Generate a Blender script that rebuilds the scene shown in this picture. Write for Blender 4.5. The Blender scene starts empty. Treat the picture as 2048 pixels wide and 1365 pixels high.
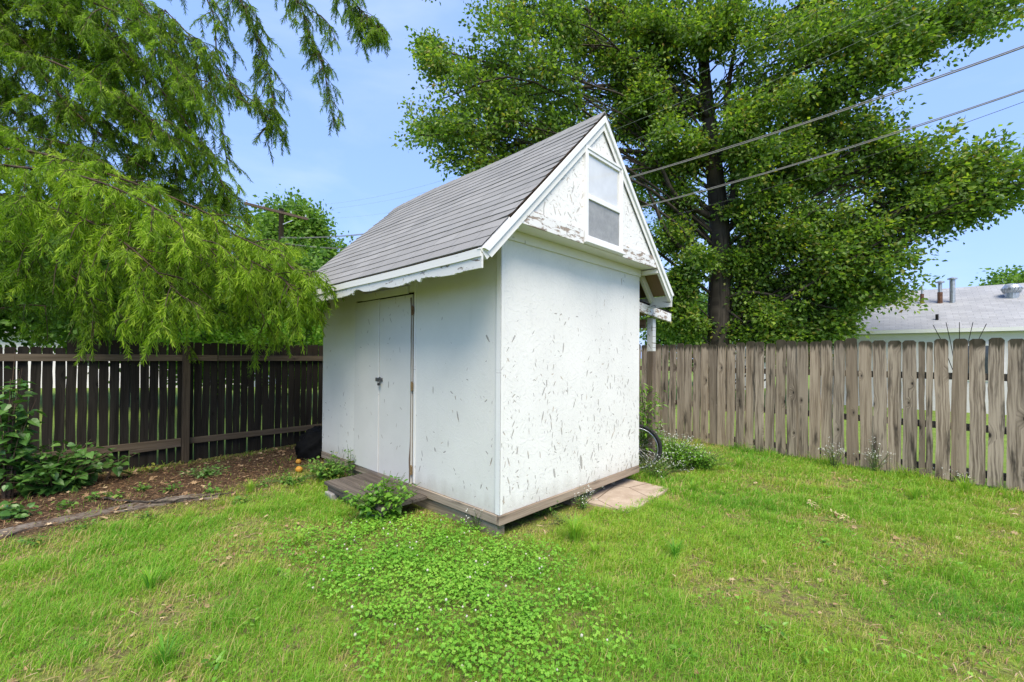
import bpy, math, random
import numpy as np
from mathutils import Matrix, Vector

random.seed(7)
rng = np.random.default_rng(11)
sc = bpy.context.scene
col = sc.collection
R = math.radians

# ------------------------------------------------------------------ camera
CAMZ = 1.57
FPX, CX, CY = 872.9, 1024.0, 705.0
PITCH, ROLL = R(0.616), R(0.376)
R0 = np.array([1.0, 0, 0]); U0 = np.array([0, -math.sin(PITCH), math.cos(PITCH)])
FW = np.array([0, math.cos(PITCH), math.sin(PITCH)])
RT = R0 * math.cos(ROLL) + U0 * math.sin(ROLL)
UP = U0 * math.cos(ROLL) - R0 * math.sin(ROLL)
CAMP = np.array([0, 0, CAMZ])

cam = bpy.data.cameras.new('camera')
co = bpy.data.objects.new('camera', cam); col.objects.link(co)
co.matrix_world = Matrix(((RT[0], UP[0], -FW[0], 0), (RT[1], UP[1], -FW[1], 0), (RT[2], UP[2], -FW[2], CAMZ), (0, 0, 0, 1)))
cam.sensor_fit = 'HORIZONTAL'; cam.sensor_width = 36
cam.lens = FPX / 2048 * 36
cam.shift_y = (CY - 682.5) / 2048
cam.clip_start = 0.05; cam.clip_end = 3000
sc.camera = co


def ray(px, py):
    return FW + RT * (px - CX) / FPX - UP * (py - CY) / FPX


def D(px, py, Y):
    """world point seen at a photo pixel, at distance Y in front"""
    d = ray(px, py)
    return CAMP + d * (Y / d[1])


def G(px, py, z=0.0):
    d = ray(px, py)
    return CAMP + d * ((z - CAMZ) / d[2])


# ------------------------------------------------------------------ mesh helpers
def link(ob, parent=None):
    col.objects.link(ob)
    if parent is not None:
        ob.parent = parent
    return ob


def mesh_np(name, V, F, mat, parent=None, tint=None, smooth=False, uv=None, matidx=None):
    """V (n,3); F = list of int arrays, each (m,k)"""
    V = np.asarray(V, dtype=np.float32)
    F = [np.asarray(f, dtype=np.int32) for f in (F if isinstance(F, list) else [F]) if len(f)]
    me = bpy.data.meshes.new(name)
    me.vertices.add(len(V)); me.vertices.foreach_set('co', V.ravel())
    loops = np.concatenate([f.ravel() for f in F])
    sizes = np.concatenate([np.full(len(f), f.shape[1], np.int32) for f in F])
    starts = np.concatenate([[0], np.cumsum(sizes)[:-1]]).astype(np.int32)
    me.loops.add(len(loops)); me.loops.foreach_set('vertex_index', loops)
    me.polygons.add(len(sizes)); me.polygons.foreach_set('loop_start', starts); me.polygons.foreach_set('loop_total', sizes)
    me.polygons.foreach_set('use_smooth', np.full(len(sizes), bool(smooth)))
    if matidx is not None:
        me.polygons.foreach_set('material_index', np.asarray(matidx, np.int32))
    me.update(calc_edges=True)
    if tint is not None:
        a = me.attributes.new('tint', 'FLOAT', 'POINT'); a.data.foreach_set('value', np.asarray(tint, np.float32))
    if uv is not None:
        u = me.uv_layers.new(name='UVMap'); u.data.foreach_set('uv', np.asarray(uv, np.float32)[loops].ravel())
    for m in (mat if isinstance(mat, (list, tuple)) else [mat]):
        me.materials.append(m)
    return link(bpy.data.objects.new(name, me), parent)


class MB:
    """collects pieces of ONE part"""
    def __init__(self):
        self.V = []; self.F = {}; self.T = []; self.n = 0

    def add(self, V, F, tint=0.5):
        V = np.asarray(V, float)
        for f in (F if isinstance(F, list) else [F]):
            f = np.atleast_2d(np.asarray(f, int))
            if f.size:
                self.F.setdefault(f.shape[1], []).append(f + self.n)
        self.V.append(V); self.n += len(V)
        t = np.asarray(tint, float)
        self.T.append(np.full(len(V), float(t)) if t.ndim == 0 else t)
        return self

    def box(self, a, b, bev=0.0):
        x0, y0, z0 = np.minimum(a, b); x1, y1, z1 = np.maximum(a, b)
        V = [(x0, y0, z0), (x1, y0, z0), (x1, y1, z0), (x0, y1, z0), (x0, y0, z1), (x1, y0, z1), (x1, y1, z1), (x0, y1, z1)]
        return self.add(V, [(0, 3, 2, 1), (4, 5, 6, 7), (0, 1, 5, 4), (1, 2, 6, 5), (2, 3, 7, 6), (3, 0, 4, 7)])

    def bar(self, p, q, w, h, up=(0, 0, 1)):
        """box from p to q, w across, h along up"""
        p = np.array(p, float); q = np.array(q, float); t = q - p; t /= np.linalg.norm(t)
        s = np.cross(t, up); s /= np.linalg.norm(s); u = np.cross(s, t)
        V = [e + s * (w / 2 * i) + u * (h / 2 * j) for e in (p, q) for i, j in ((-1, -1), (1, -1), (1, 1), (-1, 1))]
        return self.add(V, [(0, 1, 2, 3), (7, 6, 5, 4), (0, 4, 5, 1), (1, 5, 6, 2), (2, 6, 7, 3), (3, 7, 4, 0)])

    def prism(self, poly, axis, a, b):
        """extrude 2D polygon (list of (s,t)) along axis from a to b; other two axes in order"""
        n = len(poly); V = []
        for c in (a, b):
            for s, t in poly:
                v = [s, t]; v.insert(axis, c); V.append(v)
        self.add(V, [np.array([(i, (i + 1) % n, n + (i + 1) % n, n + i) for i in range(n)]),
                     np.array([list(range(n))[::-1]]), np.array([list(range(n, 2 * n))])])
        return self

    def tube(self, pts, r, sides=6, cap=True, tint=0.5):
        pts = np.asarray(pts, float); n = len(pts)
        r = np.broadcast_to(np.asarray(r, float), (n,)) if np.ndim(r) else np.full(n, r)
        t = np.gradient(pts, axis=0); t /= np.linalg.norm(t, axis=1)[:, None] + 1e-9
        ref = np.array([0, 0, 1.0]) if abs(t[:, 2]).mean() < .8 else np.array([1.0, 0, 0])
        s = np.cross(t, ref); s /= np.linalg.norm(s, axis=1)[:, None] + 1e-9
        u = np.cross(s, t)
        a = np.arange(sides) * 2 * np.pi / sides
        V = pts[:, None] + (s[:, None] * np.cos(a)[None, :, None] + u[:, None] * np.sin(a)[None, :, None]) * r[:, None, None]
        i = np.arange(n - 1)[:, None] * sides; j = np.arange(sides)[None]; k = (j + 1) % sides
        F = np.stack([i + j, i + k, i + sides + k, i + sides + j], -1).reshape(-1, 4)
        Fs = [F]
        if cap:
            Fs.append(np.array([list(range(sides))])); Fs.append(np.array([list(range((n - 1) * sides, n * sides))[::-1]]))
        return self.add(V.reshape(-1, 3), Fs, tint)

    def lathe(self, prof, seg=16, c=(0, 0, 0)):
        prof = np.array(prof, float); a = np.arange(seg) * 2 * np.pi / seg
        V = np.stack([prof[:, 0, None] * np.cos(a), prof[:, 0, None] * np.sin(a), np.repeat(prof[:, 1, None], seg, 1)], -1) + np.array(c)
        n = len(prof); i = np.arange(n - 1)[:, None] * seg; j = np.arange(seg)[None]; k = (j + 1) % seg
        return self.add(V.reshape(-1, 3), np.stack([i + j, i + k, i + seg + k, i + seg + j], -1).reshape(-1, 4))

    def build(self, name, mat, parent=None, smooth=False):
        F = [np.concatenate(v) for v in self.F.values()]
        return mesh_np(name, np.concatenate(self.V), F, mat, parent, np.concatenate(self.T), smooth)


def bevel(ob, w=0.004, seg=1):
    m = ob.modifiers.new('bevel', 'BEVEL'); m.width = w; m.segments = seg; m.limit_method = 'ANGLE'; m.angle_limit = R(40)
    return ob


def empty(name, label, cat, loc=(0, 0, 0), rz=0.0, group=None):
    o = bpy.data.objects.new(name, None); col.objects.link(o)
    o.location = loc; o.rotation_euler = (0, 0, rz); o.empty_display_size = .2
    tag(o, label, cat, group); return o


def tag(o, label=None, cat=None, group=None, kind=None):
    if label: o['label'] = label
    if cat: o['category'] = cat
    if group: o['group'] = group
    if kind: o['kind'] = kind
    return o


def unit(v):
    return v / (np.linalg.norm(v, axis=-1, keepdims=True) + 1e-9)


def rdir(n):
    return unit(rng.normal(size=(n, 3)))


def spline(pts, n):
    P = np.asarray(pts, float)
    if len(P) == 2:
        return P[0] + (P[1] - P[0]) * np.linspace(0, 1, n)[:, None]
    Q = np.vstack([2 * P[0] - P[1], P, 2 * P[-1] - P[-2]])
    t = np.linspace(0, len(P) - 1 - 1e-6, n); i = t.astype(int); f = (t - i)[:, None]
    a, b, c, d = Q[i], Q[i + 1], Q[i + 2], Q[i + 3]
    return .5 * (2 * b + (c - a) * f + (2 * a - 5 * b + 4 * c - d) * f ** 2 + (3 * b - a - 3 * c + d) * f ** 3)


# leaf templates: (x across, y along, z normal)
T_DIAMOND = (np.array([(0, 0, 0), (.33, .45, .05), (0, 1, -.08), (-.33, .45, .05)]), np.array([(0, 1, 2, 3)]))
T_LOBED = (np.array([(0, 0, 0), (.12, .22, .02), (.42, .38, .06), (.16, .5, .02), (.36, .74, .03), (0, 1, -.1), (-.36, .74, .03), (-.16, .5, .02), (-.42, .38, .06), (-.12, .22, .02)]),
           [np.array([(0, 1, 3, 7), (0, 3, 7, 9)])[:0].reshape(0, 4), np.array([(0, 1, 3, 5), (0, 5, 7, 9)]), np.array([(1, 2, 3), (3, 4, 5), (5, 6, 7), (7, 8, 9)])])
T_HEART = (np.array([(0, .05, 0), (.26, -.04, .05), (.46, .2, .09), (.36, .55, .06), (0, 1.0, -.12), (-.36, .55, .06), (-.46, .2, .09), (-.26, -.04, .05), (0, .5, -.02)]),
           [np.array([(0, 1, 2, 8), (8, 2, 3, 4), (0, 8, 6, 7), (8, 4, 5, 6)])])
T_STRIP = (np.array([(-.5, 0, 0), (.5, 0, 0), (-.5, .5, .0), (.5, .5, .0), (-.12, 1, -.12), (.12, 1, -.12)]), [np.array([(0, 1, 3, 2), (2, 3, 5, 4)])])
a5 = np.arange(5) * 2 * np.pi / 5
T_DISC = (np.array([(math.sin(a) * .5, .5 - math.cos(a) * .5, .06 * abs(math.sin(a))) for a in a5]), [np.array([(0, 1, 2, 3, 4)])])


def place(mb, tmpl, P, Yax, Nrm, L, Wd=None, tint=None):
    """many copies of a leaf: P base points, Yax length direction, Nrm rough normal, L length, Wd width"""
    P = np.asarray(P, float); n = len(P)
    if n == 0: return
    TV, TF = tmpl
    L = np.broadcast_to(np.asarray(L, float), (n,)); Wd = L if Wd is None else np.broadcast_to(np.asarray(Wd, float), (n,))
    Y = unit(np.asarray(Yax, float)); X = unit(np.cross(Y, Nrm)); Z = np.cross(X, Y)
    V = (P[:, None] + X[:, None] * (TV[None, :, 0, None] * Wd[:, None, None]) + Y[:, None] * (TV[None, :, 1, None] * L[:, None, None])
         + Z[:, None] * (TV[None, :, 2, None] * L[:, None, None]))
    k = len(TV); off = (np.arange(n) * k)[:, None, None]
    Fs = [(f[None] + off).reshape(-1, f.shape[1]) for f in (TF if isinstance(TF, list) else [TF]) if len(f)]
    t = rng.random(n) if tint is None else np.broadcast_to(np.asarray(tint, float), (n,))
    mb.add(V.reshape(-1, 3), Fs, np.repeat(t, k))


_lat = rng.random((256, 256))


def vnoise(x, y, s=1.0, o=0):
    x = np.asarray(x, float) * s + 17.3 * o + 100; y = np.asarray(y, float) * s + 5.7 * o + 100
    i = np.floor(x).astype(int); j = np.floor(y).astype(int); f = x - i; g = y - j
    f = f * f * (3 - 2 * f); g = g * g * (3 - 2 * g)
    q = lambda a, b: _lat[a % 256, b % 256]
    return (q(i, j) * (1 - f) + q(i + 1, j) * f) * (1 - g) + (q(i, j + 1) * (1 - f) + q(i + 1, j + 1) * f) * g


def fbm(x, y, s=1.0, o=0):
    return (vnoise(x, y, s, o) + .5 * vnoise(x, y, 2.1 * s, o + 1) + .25 * vnoise(x, y, 4.3 * s, o + 2)) / 1.75


def inpoly(x, y, poly):
    x = np.asarray(x); y = np.asarray(y); c = np.zeros(x.shape, bool); n = len(poly)
    for i in range(n):
        x1, y1 = poly[i][:2]; x2, y2 = poly[(i + 1) % n][:2]
        m = ((y1 > y) != (y2 > y)) & (x < (x2 - x1) * (y - y1) / (y2 - y1 + 1e-12) + x1)
        c ^= m
    return c


# ------------------------------------------------------------------ materials
class NT:
    def __init__(self, name):
        self.m = bpy.data.materials.new(name); self.m.use_nodes = True
        self.t = self.m.node_tree; self.t.nodes.clear()
        self.out = self.t.nodes.new('ShaderNodeOutputMaterial')

    def n(self, typ, ins=None, **kw):
        nd = self.t.nodes.new(typ)
        for k, v in kw.items(): setattr(nd, k, v)
        for k, v in (ins or {}).items(): self.set(nd.inputs[k], v)
        return nd

    def set(self, sock, v):
        if isinstance(v, bpy.types.NodeSocket): self.t.links.new(v, sock)
        elif isinstance(v, bpy.types.Node): self.t.links.new(v.outputs[0], sock)
        else:
            if sock.type == 'RGBA' and len(v) == 3: v = (*v, 1)
            sock.default_value = v

    def math(self, op, a, b=0.0, c=0.0, clamp=False):
        nd = self.n('ShaderNodeMath', operation=op, use_clamp=clamp)
        for i, v in enumerate((a, b, c)): self.set(nd.inputs[i], v)
        return nd.outputs[0]

    def mix(self, f, a, b, blend='MIX'):
        nd = self.n('ShaderNodeMix', data_type='RGBA', blend_type=blend)
        self.set(nd.inputs['Factor'], f); self.set(nd.inputs[6], a); self.set(nd.inputs[7], b)
        return nd.outputs[2]

    def obj(self):
        return self.n('ShaderNodeTexCoord').outputs['Object']

    def mapping(self, v, scale=(1, 1, 1), loc=(0, 0, 0), rot=(0, 0, 0)):
        return self.n('ShaderNodeMapping', {'Vector': v, 'Scale': scale, 'Location': loc, 'Rotation': rot}).outputs[0]

    def noise(self, v, s, detail=4, rough=.55, dist=0.0, out=0):
        return self.n('ShaderNodeTexNoise', {'Vector': v, 'Scale': s, 'Detail': detail, 'Roughness': rough, 'Distortion': dist}).outputs[out]

    def ramp(self, f, stops, interp='LINEAR'):
        nd = self.n('ShaderNodeValToRGB'); self.set(nd.inputs[0], f); cr = nd.color_ramp; cr.interpolation = interp
        while len(cr.elements) < len(stops): cr.elements.new(.5)
        for e, (p, c) in zip(cr.elements, stops):
            e.position = p; e.color = (c, c, c, 1) if np.ndim(c) == 0 else (*c, 1)
        return nd.outputs[0]

    def mr(self, f, a, b, c=0.0, d=1.0):
        nd = self.n('ShaderNodeMapRange', {0: f, 1: a, 2: b, 3: c, 4: d}); return nd.outputs[0]

    def sep(self, v):
        return self.n('ShaderNodeSeparateXYZ', {0: v}).outputs

    def comb(self, x, y, z=0.0):
        return self.n('ShaderNodeCombineXYZ', {0: x, 1: y, 2: z}).outputs[0]

    def bump(self, h, s=.3, d=.01, nrm=None):
        i = {'Height': h, 'Strength': s, 'Distance': d}
        if nrm is not None: i['Normal'] = nrm
        return self.n('ShaderNodeBump', i).outputs[0]

    def fin(self, colr, rough=.7, bump=None, metal=0.0, spec=.3):
        p = self.n('ShaderNodeBsdfPrincipled', {'Base Color': colr, 'Roughness': rough, 'Metallic': metal, 'Specular IOR Level': spec})
        if bump is not None: self.set(p.inputs['Normal'], bump)
        self.t.links.new(p.outputs[0], self.out.inputs[0]); return self.m

    def strokes(self, v2, scale, a, b, ang0, ang1, prob, seed=0.0):
        """mask of small elongated flakes, one per voronoi cell; v2 = 2D coords in metres; prob = socket or number"""
        vv = self.mapping(v2, loc=(seed, seed * .7, 0))
        vo = self.n('ShaderNodeTexVoronoi', {'Vector': vv, 'Scale': scale, 'Randomness': 1.0}, voronoi_dimensions='2D')
        dv = self.n('ShaderNodeVectorMath', {0: vv, 1: vo.outputs['Position']}, operation='SUBTRACT').outputs[0]
        wob = self.noise(vv, 45, 2, .6)
        cr = self.n('ShaderNodeSeparateColor', {0: vo.outputs['Color']}).outputs
        an = self.math('MULTIPLY_ADD', cr[0], ang1 - ang0, ang0)
        rv = self.n('ShaderNodeVectorRotate', {'Vector': dv, 'Angle': an}, rotation_type='Z_AXIS').outputs[0]
        s = self.sep(rv)
        sz = self.math('MULTIPLY_ADD', self.math('MULTIPLY', cr[1], cr[1]), 1.7, .3)
        x = self.math('DIVIDE', s[0], self.math('MULTIPLY', sz, a)); y = self.math('DIVIDE', s[1], self.math('MULTIPLY', sz, b))
        d = self.math('ADD', self.math('MULTIPLY', x, x), self.math('MULTIPLY', y, y))
        d = self.math('ADD', d, self.math('MULTIPLY_ADD', wob, 1.8, -.9))
        m = self.mr(d, 1.05, .8)
        pk = self.math('LESS_THAN', cr[2], prob)
        return self.math('MULTIPLY', m, pk, clamp=True)


def paint_mat(name, axes, base=(.80, .81, .82), prob=.3, wear=.5, peel=0.0, zfade=None, angs=(-.5, .7), strand=1.0, wood=(.16, .12, .09), zref=0.0, big=.0):
    """old white paint over strand board; axes = which object axes span the face"""
    t = NT(name); o = t.obj(); s = t.sep(o)
    v2 = t.comb(s[axes[0]], s[axes[1]], 0)
    c = t.mix(t.mr(t.noise(v2, 2.2, 4), .35, .7), base, tuple(x * .93 for x in base))
    # strand relief
    h1 = t.strokes(v2, 26, .006, .04, -1.5, 1.5, .9, 1.3); h2 = t.strokes(v2, 19, .008, .05, -1.4, 1.6, .9, 5.1)
    rel = t.math('ADD', h1, h2); fine = t.noise(v2, 160, 3)
    c = t.mix(t.math('MULTIPLY', rel, .05 * strand), c, (.45, .46, .47))
    pr = prob
    if zfade:
        pr = t.mr(s[2], zfade[0], zfade[1], prob, prob * .03)
        pr = t.math('MULTIPLY', pr, t.mr(t.noise(v2, 2.3, 3), .38, .62, .12, 1.5))
    f1 = t.strokes(v2, 12, .0050, .030, angs[0], angs[1], pr, 0.0)
    f2 = t.strokes(v2, 22, .0034, .015, angs[0] - .6, angs[1] + .9, t.math('MULTIPLY', pr, .55), 3.7)
    f3 = t.strokes(v2, 4.5, .013, .05, angs[0], angs[1], t.math('MULTIPLY', pr, big) if big else 0.0, 8.2)
    fl = t.math('MAXIMUM', t.math('MAXIMUM', f1, f2), f3)
    wc = t.ramp(t.noise(v2, 9, 2), [(.35, (.22, .20, .185)), (.52, (.15, .125, .11)), (.66, (.33, .22, .13))])
    c = t.mix(t.math('MULTIPLY', fl, wear), c, wc)
    if zfade:
        dz = t.math('ADD', s[2], t.math('MULTIPLY', t.noise(t.mapping(v2, (1, .35, 1)), 7, 4, .65), -.34))
        c = t.mix(t.math('MULTIPLY', t.mr(dz, .20, .02), .32, clamp=True), c, (.24, .20, .14))
        c = t.mix(t.math('MULTIPLY', t.mr(t.noise(t.mapping(v2, (1, .12, 1)), 6, 3), .58, .75), .10, clamp=True), c, (.36, .36, .33))
    h = t.math('ADD', t.math('MULTIPLY', rel, .35 * strand), t.math('MULTIPLY', fine, .25))
    h = t.math('SUBTRACT', h, t.math('MULTIPLY', fl, .8))
    if peel:
        pv = t.noise(t.mapping(v2, (1, 3.5, 1)), 7, 6, .7, .4)
        pm = t.mr(pv, 1 - peel - .02, 1 - peel + .03); pm = t.math('MULTIPLY', pm, 1.0, clamp=True)
        pc = t.ramp(t.noise(t.mapping(v2, (2, 40, 1)), 3, 3), [(.3, wood), (.7, tuple(x * 2.0 for x in wood))])
        c = t.mix(pm, c, pc); h = t.math('SUBTRACT', h, t.math('MULTIPLY', pm, .8))
    return t.fin(c, .62, t.bump(h, .35, .006), spec=.25)


def wood_mat(name, c0, c1, dark=(.03, .025, .02), ax=2, topz=None, scale=1.0, knots=1.0, stain=.3, moss=None, rough=.85, rnd=True, fixed=False):
    """weathered board, grain along object axis ax"""
    t = NT(name); o = t.obj()
    if rnd:
        ri = t.n('ShaderNodeObjectInfo').outputs['Random']
        ofs = t.comb(t.math('MULTIPLY', ri, 37.0), t.math('MULTIPLY', ri, 91.0), t.math('MULTIPLY', ri, 53.0))
    else:
        ri = .5; ofs = (0, 0, 0)
    v = t.n('ShaderNodeVectorMath', {0: o, 1: ofs}, operation='ADD').outputs[0]
    s = t.sep(v); order = [s[0], s[1], s[2]]; g = order.pop(ax)
    # knots pull the grain aside
    kv = t.comb(t.math('MULTIPLY', t.math('ADD', order[0], order[1]), 1.0), g, 0)
    vo = t.n('ShaderNodeTexVoronoi', {'Vector': t.mapping(kv, (5.0, 2.3, 1)), 'Scale': 1.0}, voronoi_dimensions='2D')
    kd = t.math('MULTIPLY', vo.outputs['Distance'], 1.0)
    kc = t.n('ShaderNodeSeparateColor', {0: vo.outputs['Color']}).outputs
    kon = t.math('LESS_THAN', kc[0], .30 * knots); ksz = t.math('MULTIPLY_ADD', kc[1], .8, .75); kd = t.math('MULTIPLY', kd, ksz)
    pull = t.math('MULTIPLY', t.math('MULTIPLY', t.mr(kd, .0, .30, 1.0, 0.0), kon), .065)
    gx = t.math('ADD', t.math('ADD', order[0], order[1]), pull)
    wob = t.math('MULTIPLY', t.noise(t.comb(gx, g, 0), 3.0, 2), .03)
    gx = t.math('ADD', gx, wob)
    gr = t.noise(t.comb(t.math('MULTIPLY', gx, 75 * scale), t.math('MULTIPLY', g, 1.6), 0), 1.0, 5, .65)
    gr2 = t.noise(t.comb(t.math('MULTIPLY', gx, 16 * scale), t.math('MULTIPLY', g, .7), 0), 1.0, 3, .5)
    gg = t.math('ADD', t.math('MULTIPLY', gr, .6), t.math('MULTIPLY', gr2, .4))
    c = t.ramp(gg, [(.3, tuple(x * .5 for x in c0)), (.43, c0), (.56, c1), (.72, tuple(min(1, x * 1.25) for x in c1))])
    if rnd:
        c = t.mix(t.math('MULTIPLY', t.math('FRACT', t.math('MULTIPLY', ri, 7.7)), .5), c, tuple((a + b) * .3 for a, b in zip(c0, c1)))
        c = t.mix(t.math('MULTIPLY', t.math('GREATER_THAN', t.math('FRACT', t.math('MULTIPLY', ri, 29.3)), .82), .5), c, tuple(x * .75 for x in c0))
        c = t.mix(t.math('MULTIPLY', t.math('FRACT', t.math('MULTIPLY', ri, 13.1)), .35), c, (c1[0] * 1.0, c1[1] * .90, c1[2] * .78))
    km = t.math('MULTIPLY', t.mr(kd, .07, .035), kon, clamp=True)
    kr = t.math('MULTIPLY', t.math('MULTIPLY', t.mr(kd, .22, .07), kon, clamp=True), .45)
    c = t.mix(kr, c, tuple(x * .55 for x in c0)); c = t.mix(km, c, dark)
    st = t.mr(t.noise(t.comb(t.math('MULTIPLY', t.math('ADD', order[0], order[1]), 9), t.math('MULTIPLY', g, 1.3), 0), 1.0, 4, .6), .57, .68)
    st = t.math('MULTIPLY', st, stain, clamp=True)
    c = t.mix(st, c, dark)
    if topz is not None:
        zz = t.sep(o)[2]; e = t.math('MULTIPLY', t.noise(t.comb(t.math('MULTIPLY', gx, 26), t.math('MULTIPLY', g, 1.5), 0), 1.0, 3), .36)
        tm = t.mr(t.math('ADD', zz, e), topz - .01, topz + .05)
        c = t.mix(t.math('MULTIPLY', tm, .88, clamp=True), c, moss or (.035, .032, .018))
    h = t.math('SUBTRACT', gg, t.math('MULTIPLY', km, .5))
    return t.fin(c, rough, t.bump(h, .45, .004), spec=.2)


def leaf_mat(name, stops, trans=.35, tcol=(1.25, 1.35, .55), rough=.55, spec=.25):
    t = NT(name); a = t.n('ShaderNodeAttribute', attribute_name='tint').outputs['Fac']
    c = t.ramp(a, stops)
    p = t.n('ShaderNodeBsdfPrincipled', {'Base Color': c, 'Roughness': rough, 'Specular IOR Level': spec})
    tr = t.n('ShaderNodeBsdfTranslucent', {'Color': t.mix(1.0, c, tcol, 'MULTIPLY')})
    mx = t.n('ShaderNodeMixShader', {0: trans, 1: p, 2: tr})
    t.t.links.new(mx.outputs[0], t.out.inputs[0]); return t.m


def flat_mat(name, c, rough=.6, metal=0.0, spec=.3, nz=.15, ns=20, bump=.1):
    t = NT(name); o = t.obj(); f = t.noise(o, ns, 4)
    return t.fin(t.mix(t.mr(f, .3, .7), tuple(x * (1 - nz) for x in c), tuple(min(1, x * (1 + nz)) for x in c)), rough, t.bump(f, bump, .004), metal, spec)


M = {}
M['front'] = paint_mat('white_strand_board', (0, 2), (.77, .76, .735), prob=.66, wear=.62, zfade=(1.0, 2.05), big=.35)
M['side'] = paint_mat('white_board_side', (1, 2), (.72, .705, .66), prob=.16, wear=.75, zfade=(.5, 2.0), strand=.35, big=.25)
M['doorp'] = paint_mat('white_board_door', (1, 2), (.63, .62, .585), prob=.05, wear=.6, strand=.25, big=.2)
M['gable'] = paint_mat('white_gable_board', (0, 2), (.78, .77, .75), prob=.7, wear=.5, strand=1.9, angs=(-1.2, 1.2), peel=.315, wood=(.21, .21, .215), big=.5)
M['trimpeel'] = paint_mat('peeling_trim', (0, 2), (.74, .735, .73), prob=.2, wear=.6, strand=.2, peel=.47, wood=(.20, .16, .13))
M['trim'] = paint_mat('white_trim', (0, 2), (.77, .76, .735), prob=.08, wear=.5, strand=.1, peel=.3, wood=(.2, .17, .15))
M['fascia'] = paint_mat('white_fascia', (1, 2), (.68, .68, .67), prob=.12, wear=.6, strand=.2, peel=.40, wood=(.12, .10, .08))
M['frame'] = flat_mat('white_window_frame', (.76, .76, .765), .4, nz=.04)
M['rim'] = wood_mat('treated_joist', (.22, .17, .13), (.48, .39, .31), ax=0, knots=.5, stain=.6)
M['rimy'] = wood_mat('treated_joist_side', (.20, .16, .12), (.44, .365, .29), ax=1, knots=.5, stain=.6)
M['skid'] = wood_mat('skid_timber', (.18, .15, .11), (.36, .30, .225), ax=1, knots=.4, stain=.3)
M['step'] = wood_mat('step_plank', (.06, .052, .046), (.14, .12, .105), ax=1, knots=.6, stain=.3)
M['jamb'] = wood_mat('bare_jamb', (.10, .065, .045), (.20, .14, .10), ax=2, knots=.2, stain=.4)
M['picket_r'] = wood_mat('grey_picket', (.125, .097, .069), (.44, .362, .27), ax=2, topz=1.90, stain=.85, scale=.8)
M['rail_r'] = wood_mat('grey_rail', (.07, .055, .042), (.13, .105, .08), ax=0, stain=.3)
M['picket_l'] = wood_mat('shaded_brown_picket', (.0085, .0072, .0058), (.027, .0235, .019), dark=(.006, .005, .004), ax=2, topz=1.80, stain=.5, moss=(.018, .013, .009))  # brown wood darkened further, the conifer's shade is put into the colour
M['rail_l'] = wood_mat('brown_rail', (.07, .055, .038), (.135, .108, .08), ax=0, stain=.4)
M['post_l'] = wood_mat('brown_post', (.042, .032, .022), (.09, .07, .05), ax=2, stain=.4)
M['postbare'] = wood_mat('bare_post', (.11, .085, .065), (.22, .175, .135), ax=2, stain=.3)
M['ply'] = wood_mat('plywood_deck', (.12, .075, .045), (.22, .145, .09), ax=1, stain=.5, scale=.4, rnd=False)
M['dark'] = flat_mat('tar_and_gap_black', (.012, .012, .013), .9)
M['polewood'] = wood_mat('pole_wood', (.07, .05, .038), (.14, .105, .08), ax=2, stain=.3)


def shingle_mat(name, c, w=.305, h=.134):
    t = NT(name); uv = t.n('ShaderNodeUVMap').outputs[0]
    br = t.n('ShaderNodeTexBrick', {'Vector': uv, 'Color1': (.0, .0, .0), 'Color2': (1, 1, 1), 'Mortar': (.5, .5, .5), 'Scale': 1.0, 'Mortar Size': .0042, 'Brick Width': w, 'Row Height': h}, offset=.5)
    gran = t.noise(uv, 260, 3, .8); big = t.noise(uv, 1.3, 4); mid = t.noise(t.mapping(uv, (1, 3, 1)), 6, 3)
    c1 = t.mix(br.outputs['Color'], tuple(x * .90 for x in c), tuple(x * 1.08 for x in c))
    c1 = t.mix(t.mr(gran, .25, .75), t.mix(1.0, c1, (.66, .65, .66), 'MULTIPLY'), t.mix(1.0, c1, (1.28, 1.27, 1.27), 'MULTIPLY'))
    c1 = t.mix(t.mr(big, .4, .7), c1, t.mix(1.0, c1, (.86, .87, .88), 'MULTIPLY'))
    c1 = t.mix(t.math('MULTIPLY', t.mr(mid, .55, .75), .25), c1, t.mix(1.0, c1, (1.1, 1.05, .98), 'MULTIPLY'))
    c1 = t.mix(t.math('MULTIPLY', br.outputs['Fac'], .62), c1, tuple(x * .35 for x in c))
    return t.fin(c1, .9, t.bump(gran, .35, .003), spec=.2)


M['shingle'] = shingle_mat('grey_shingle', (.275, .272, .262))

# ------------------------------------------------------------------ shed frame of reference
AX, AY, YAW = -0.10, 3.777, R(46.316)
W, L, Z0, ZT, ZR, ZE, EV, GV, GB = 2.473, 3.59, .211, 2.70, 4.098, 2.403, .464, .234, .199
cyaw, syaw = math.cos(YAW), math.sin(YAW)


def S2W(u, v, z=0.0):
    return np.array([AX + u * cyaw - v * syaw, AY + u * syaw + v * cyaw, z])


def W2S(p):
    dx, dy = p[..., 0] - AX, p[..., 1] - AY
    return dx * cyaw + dy * syaw, -dx * syaw + dy * cyaw


# ------------------------------------------------------------------ the shed
shed = empty('garden_shed', 'small white peeling shed with steep grey shingle roof and boarded double door', 'shed', (AX, AY, 0), YAW)
SLP = (ZR - ZE) / (W / 2 + EV)          # roof pitch
Y0R, Y1R = -GV - .028, L + GB


def roofz(u):
    return ZR - abs(u - W / 2) * SLP


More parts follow.
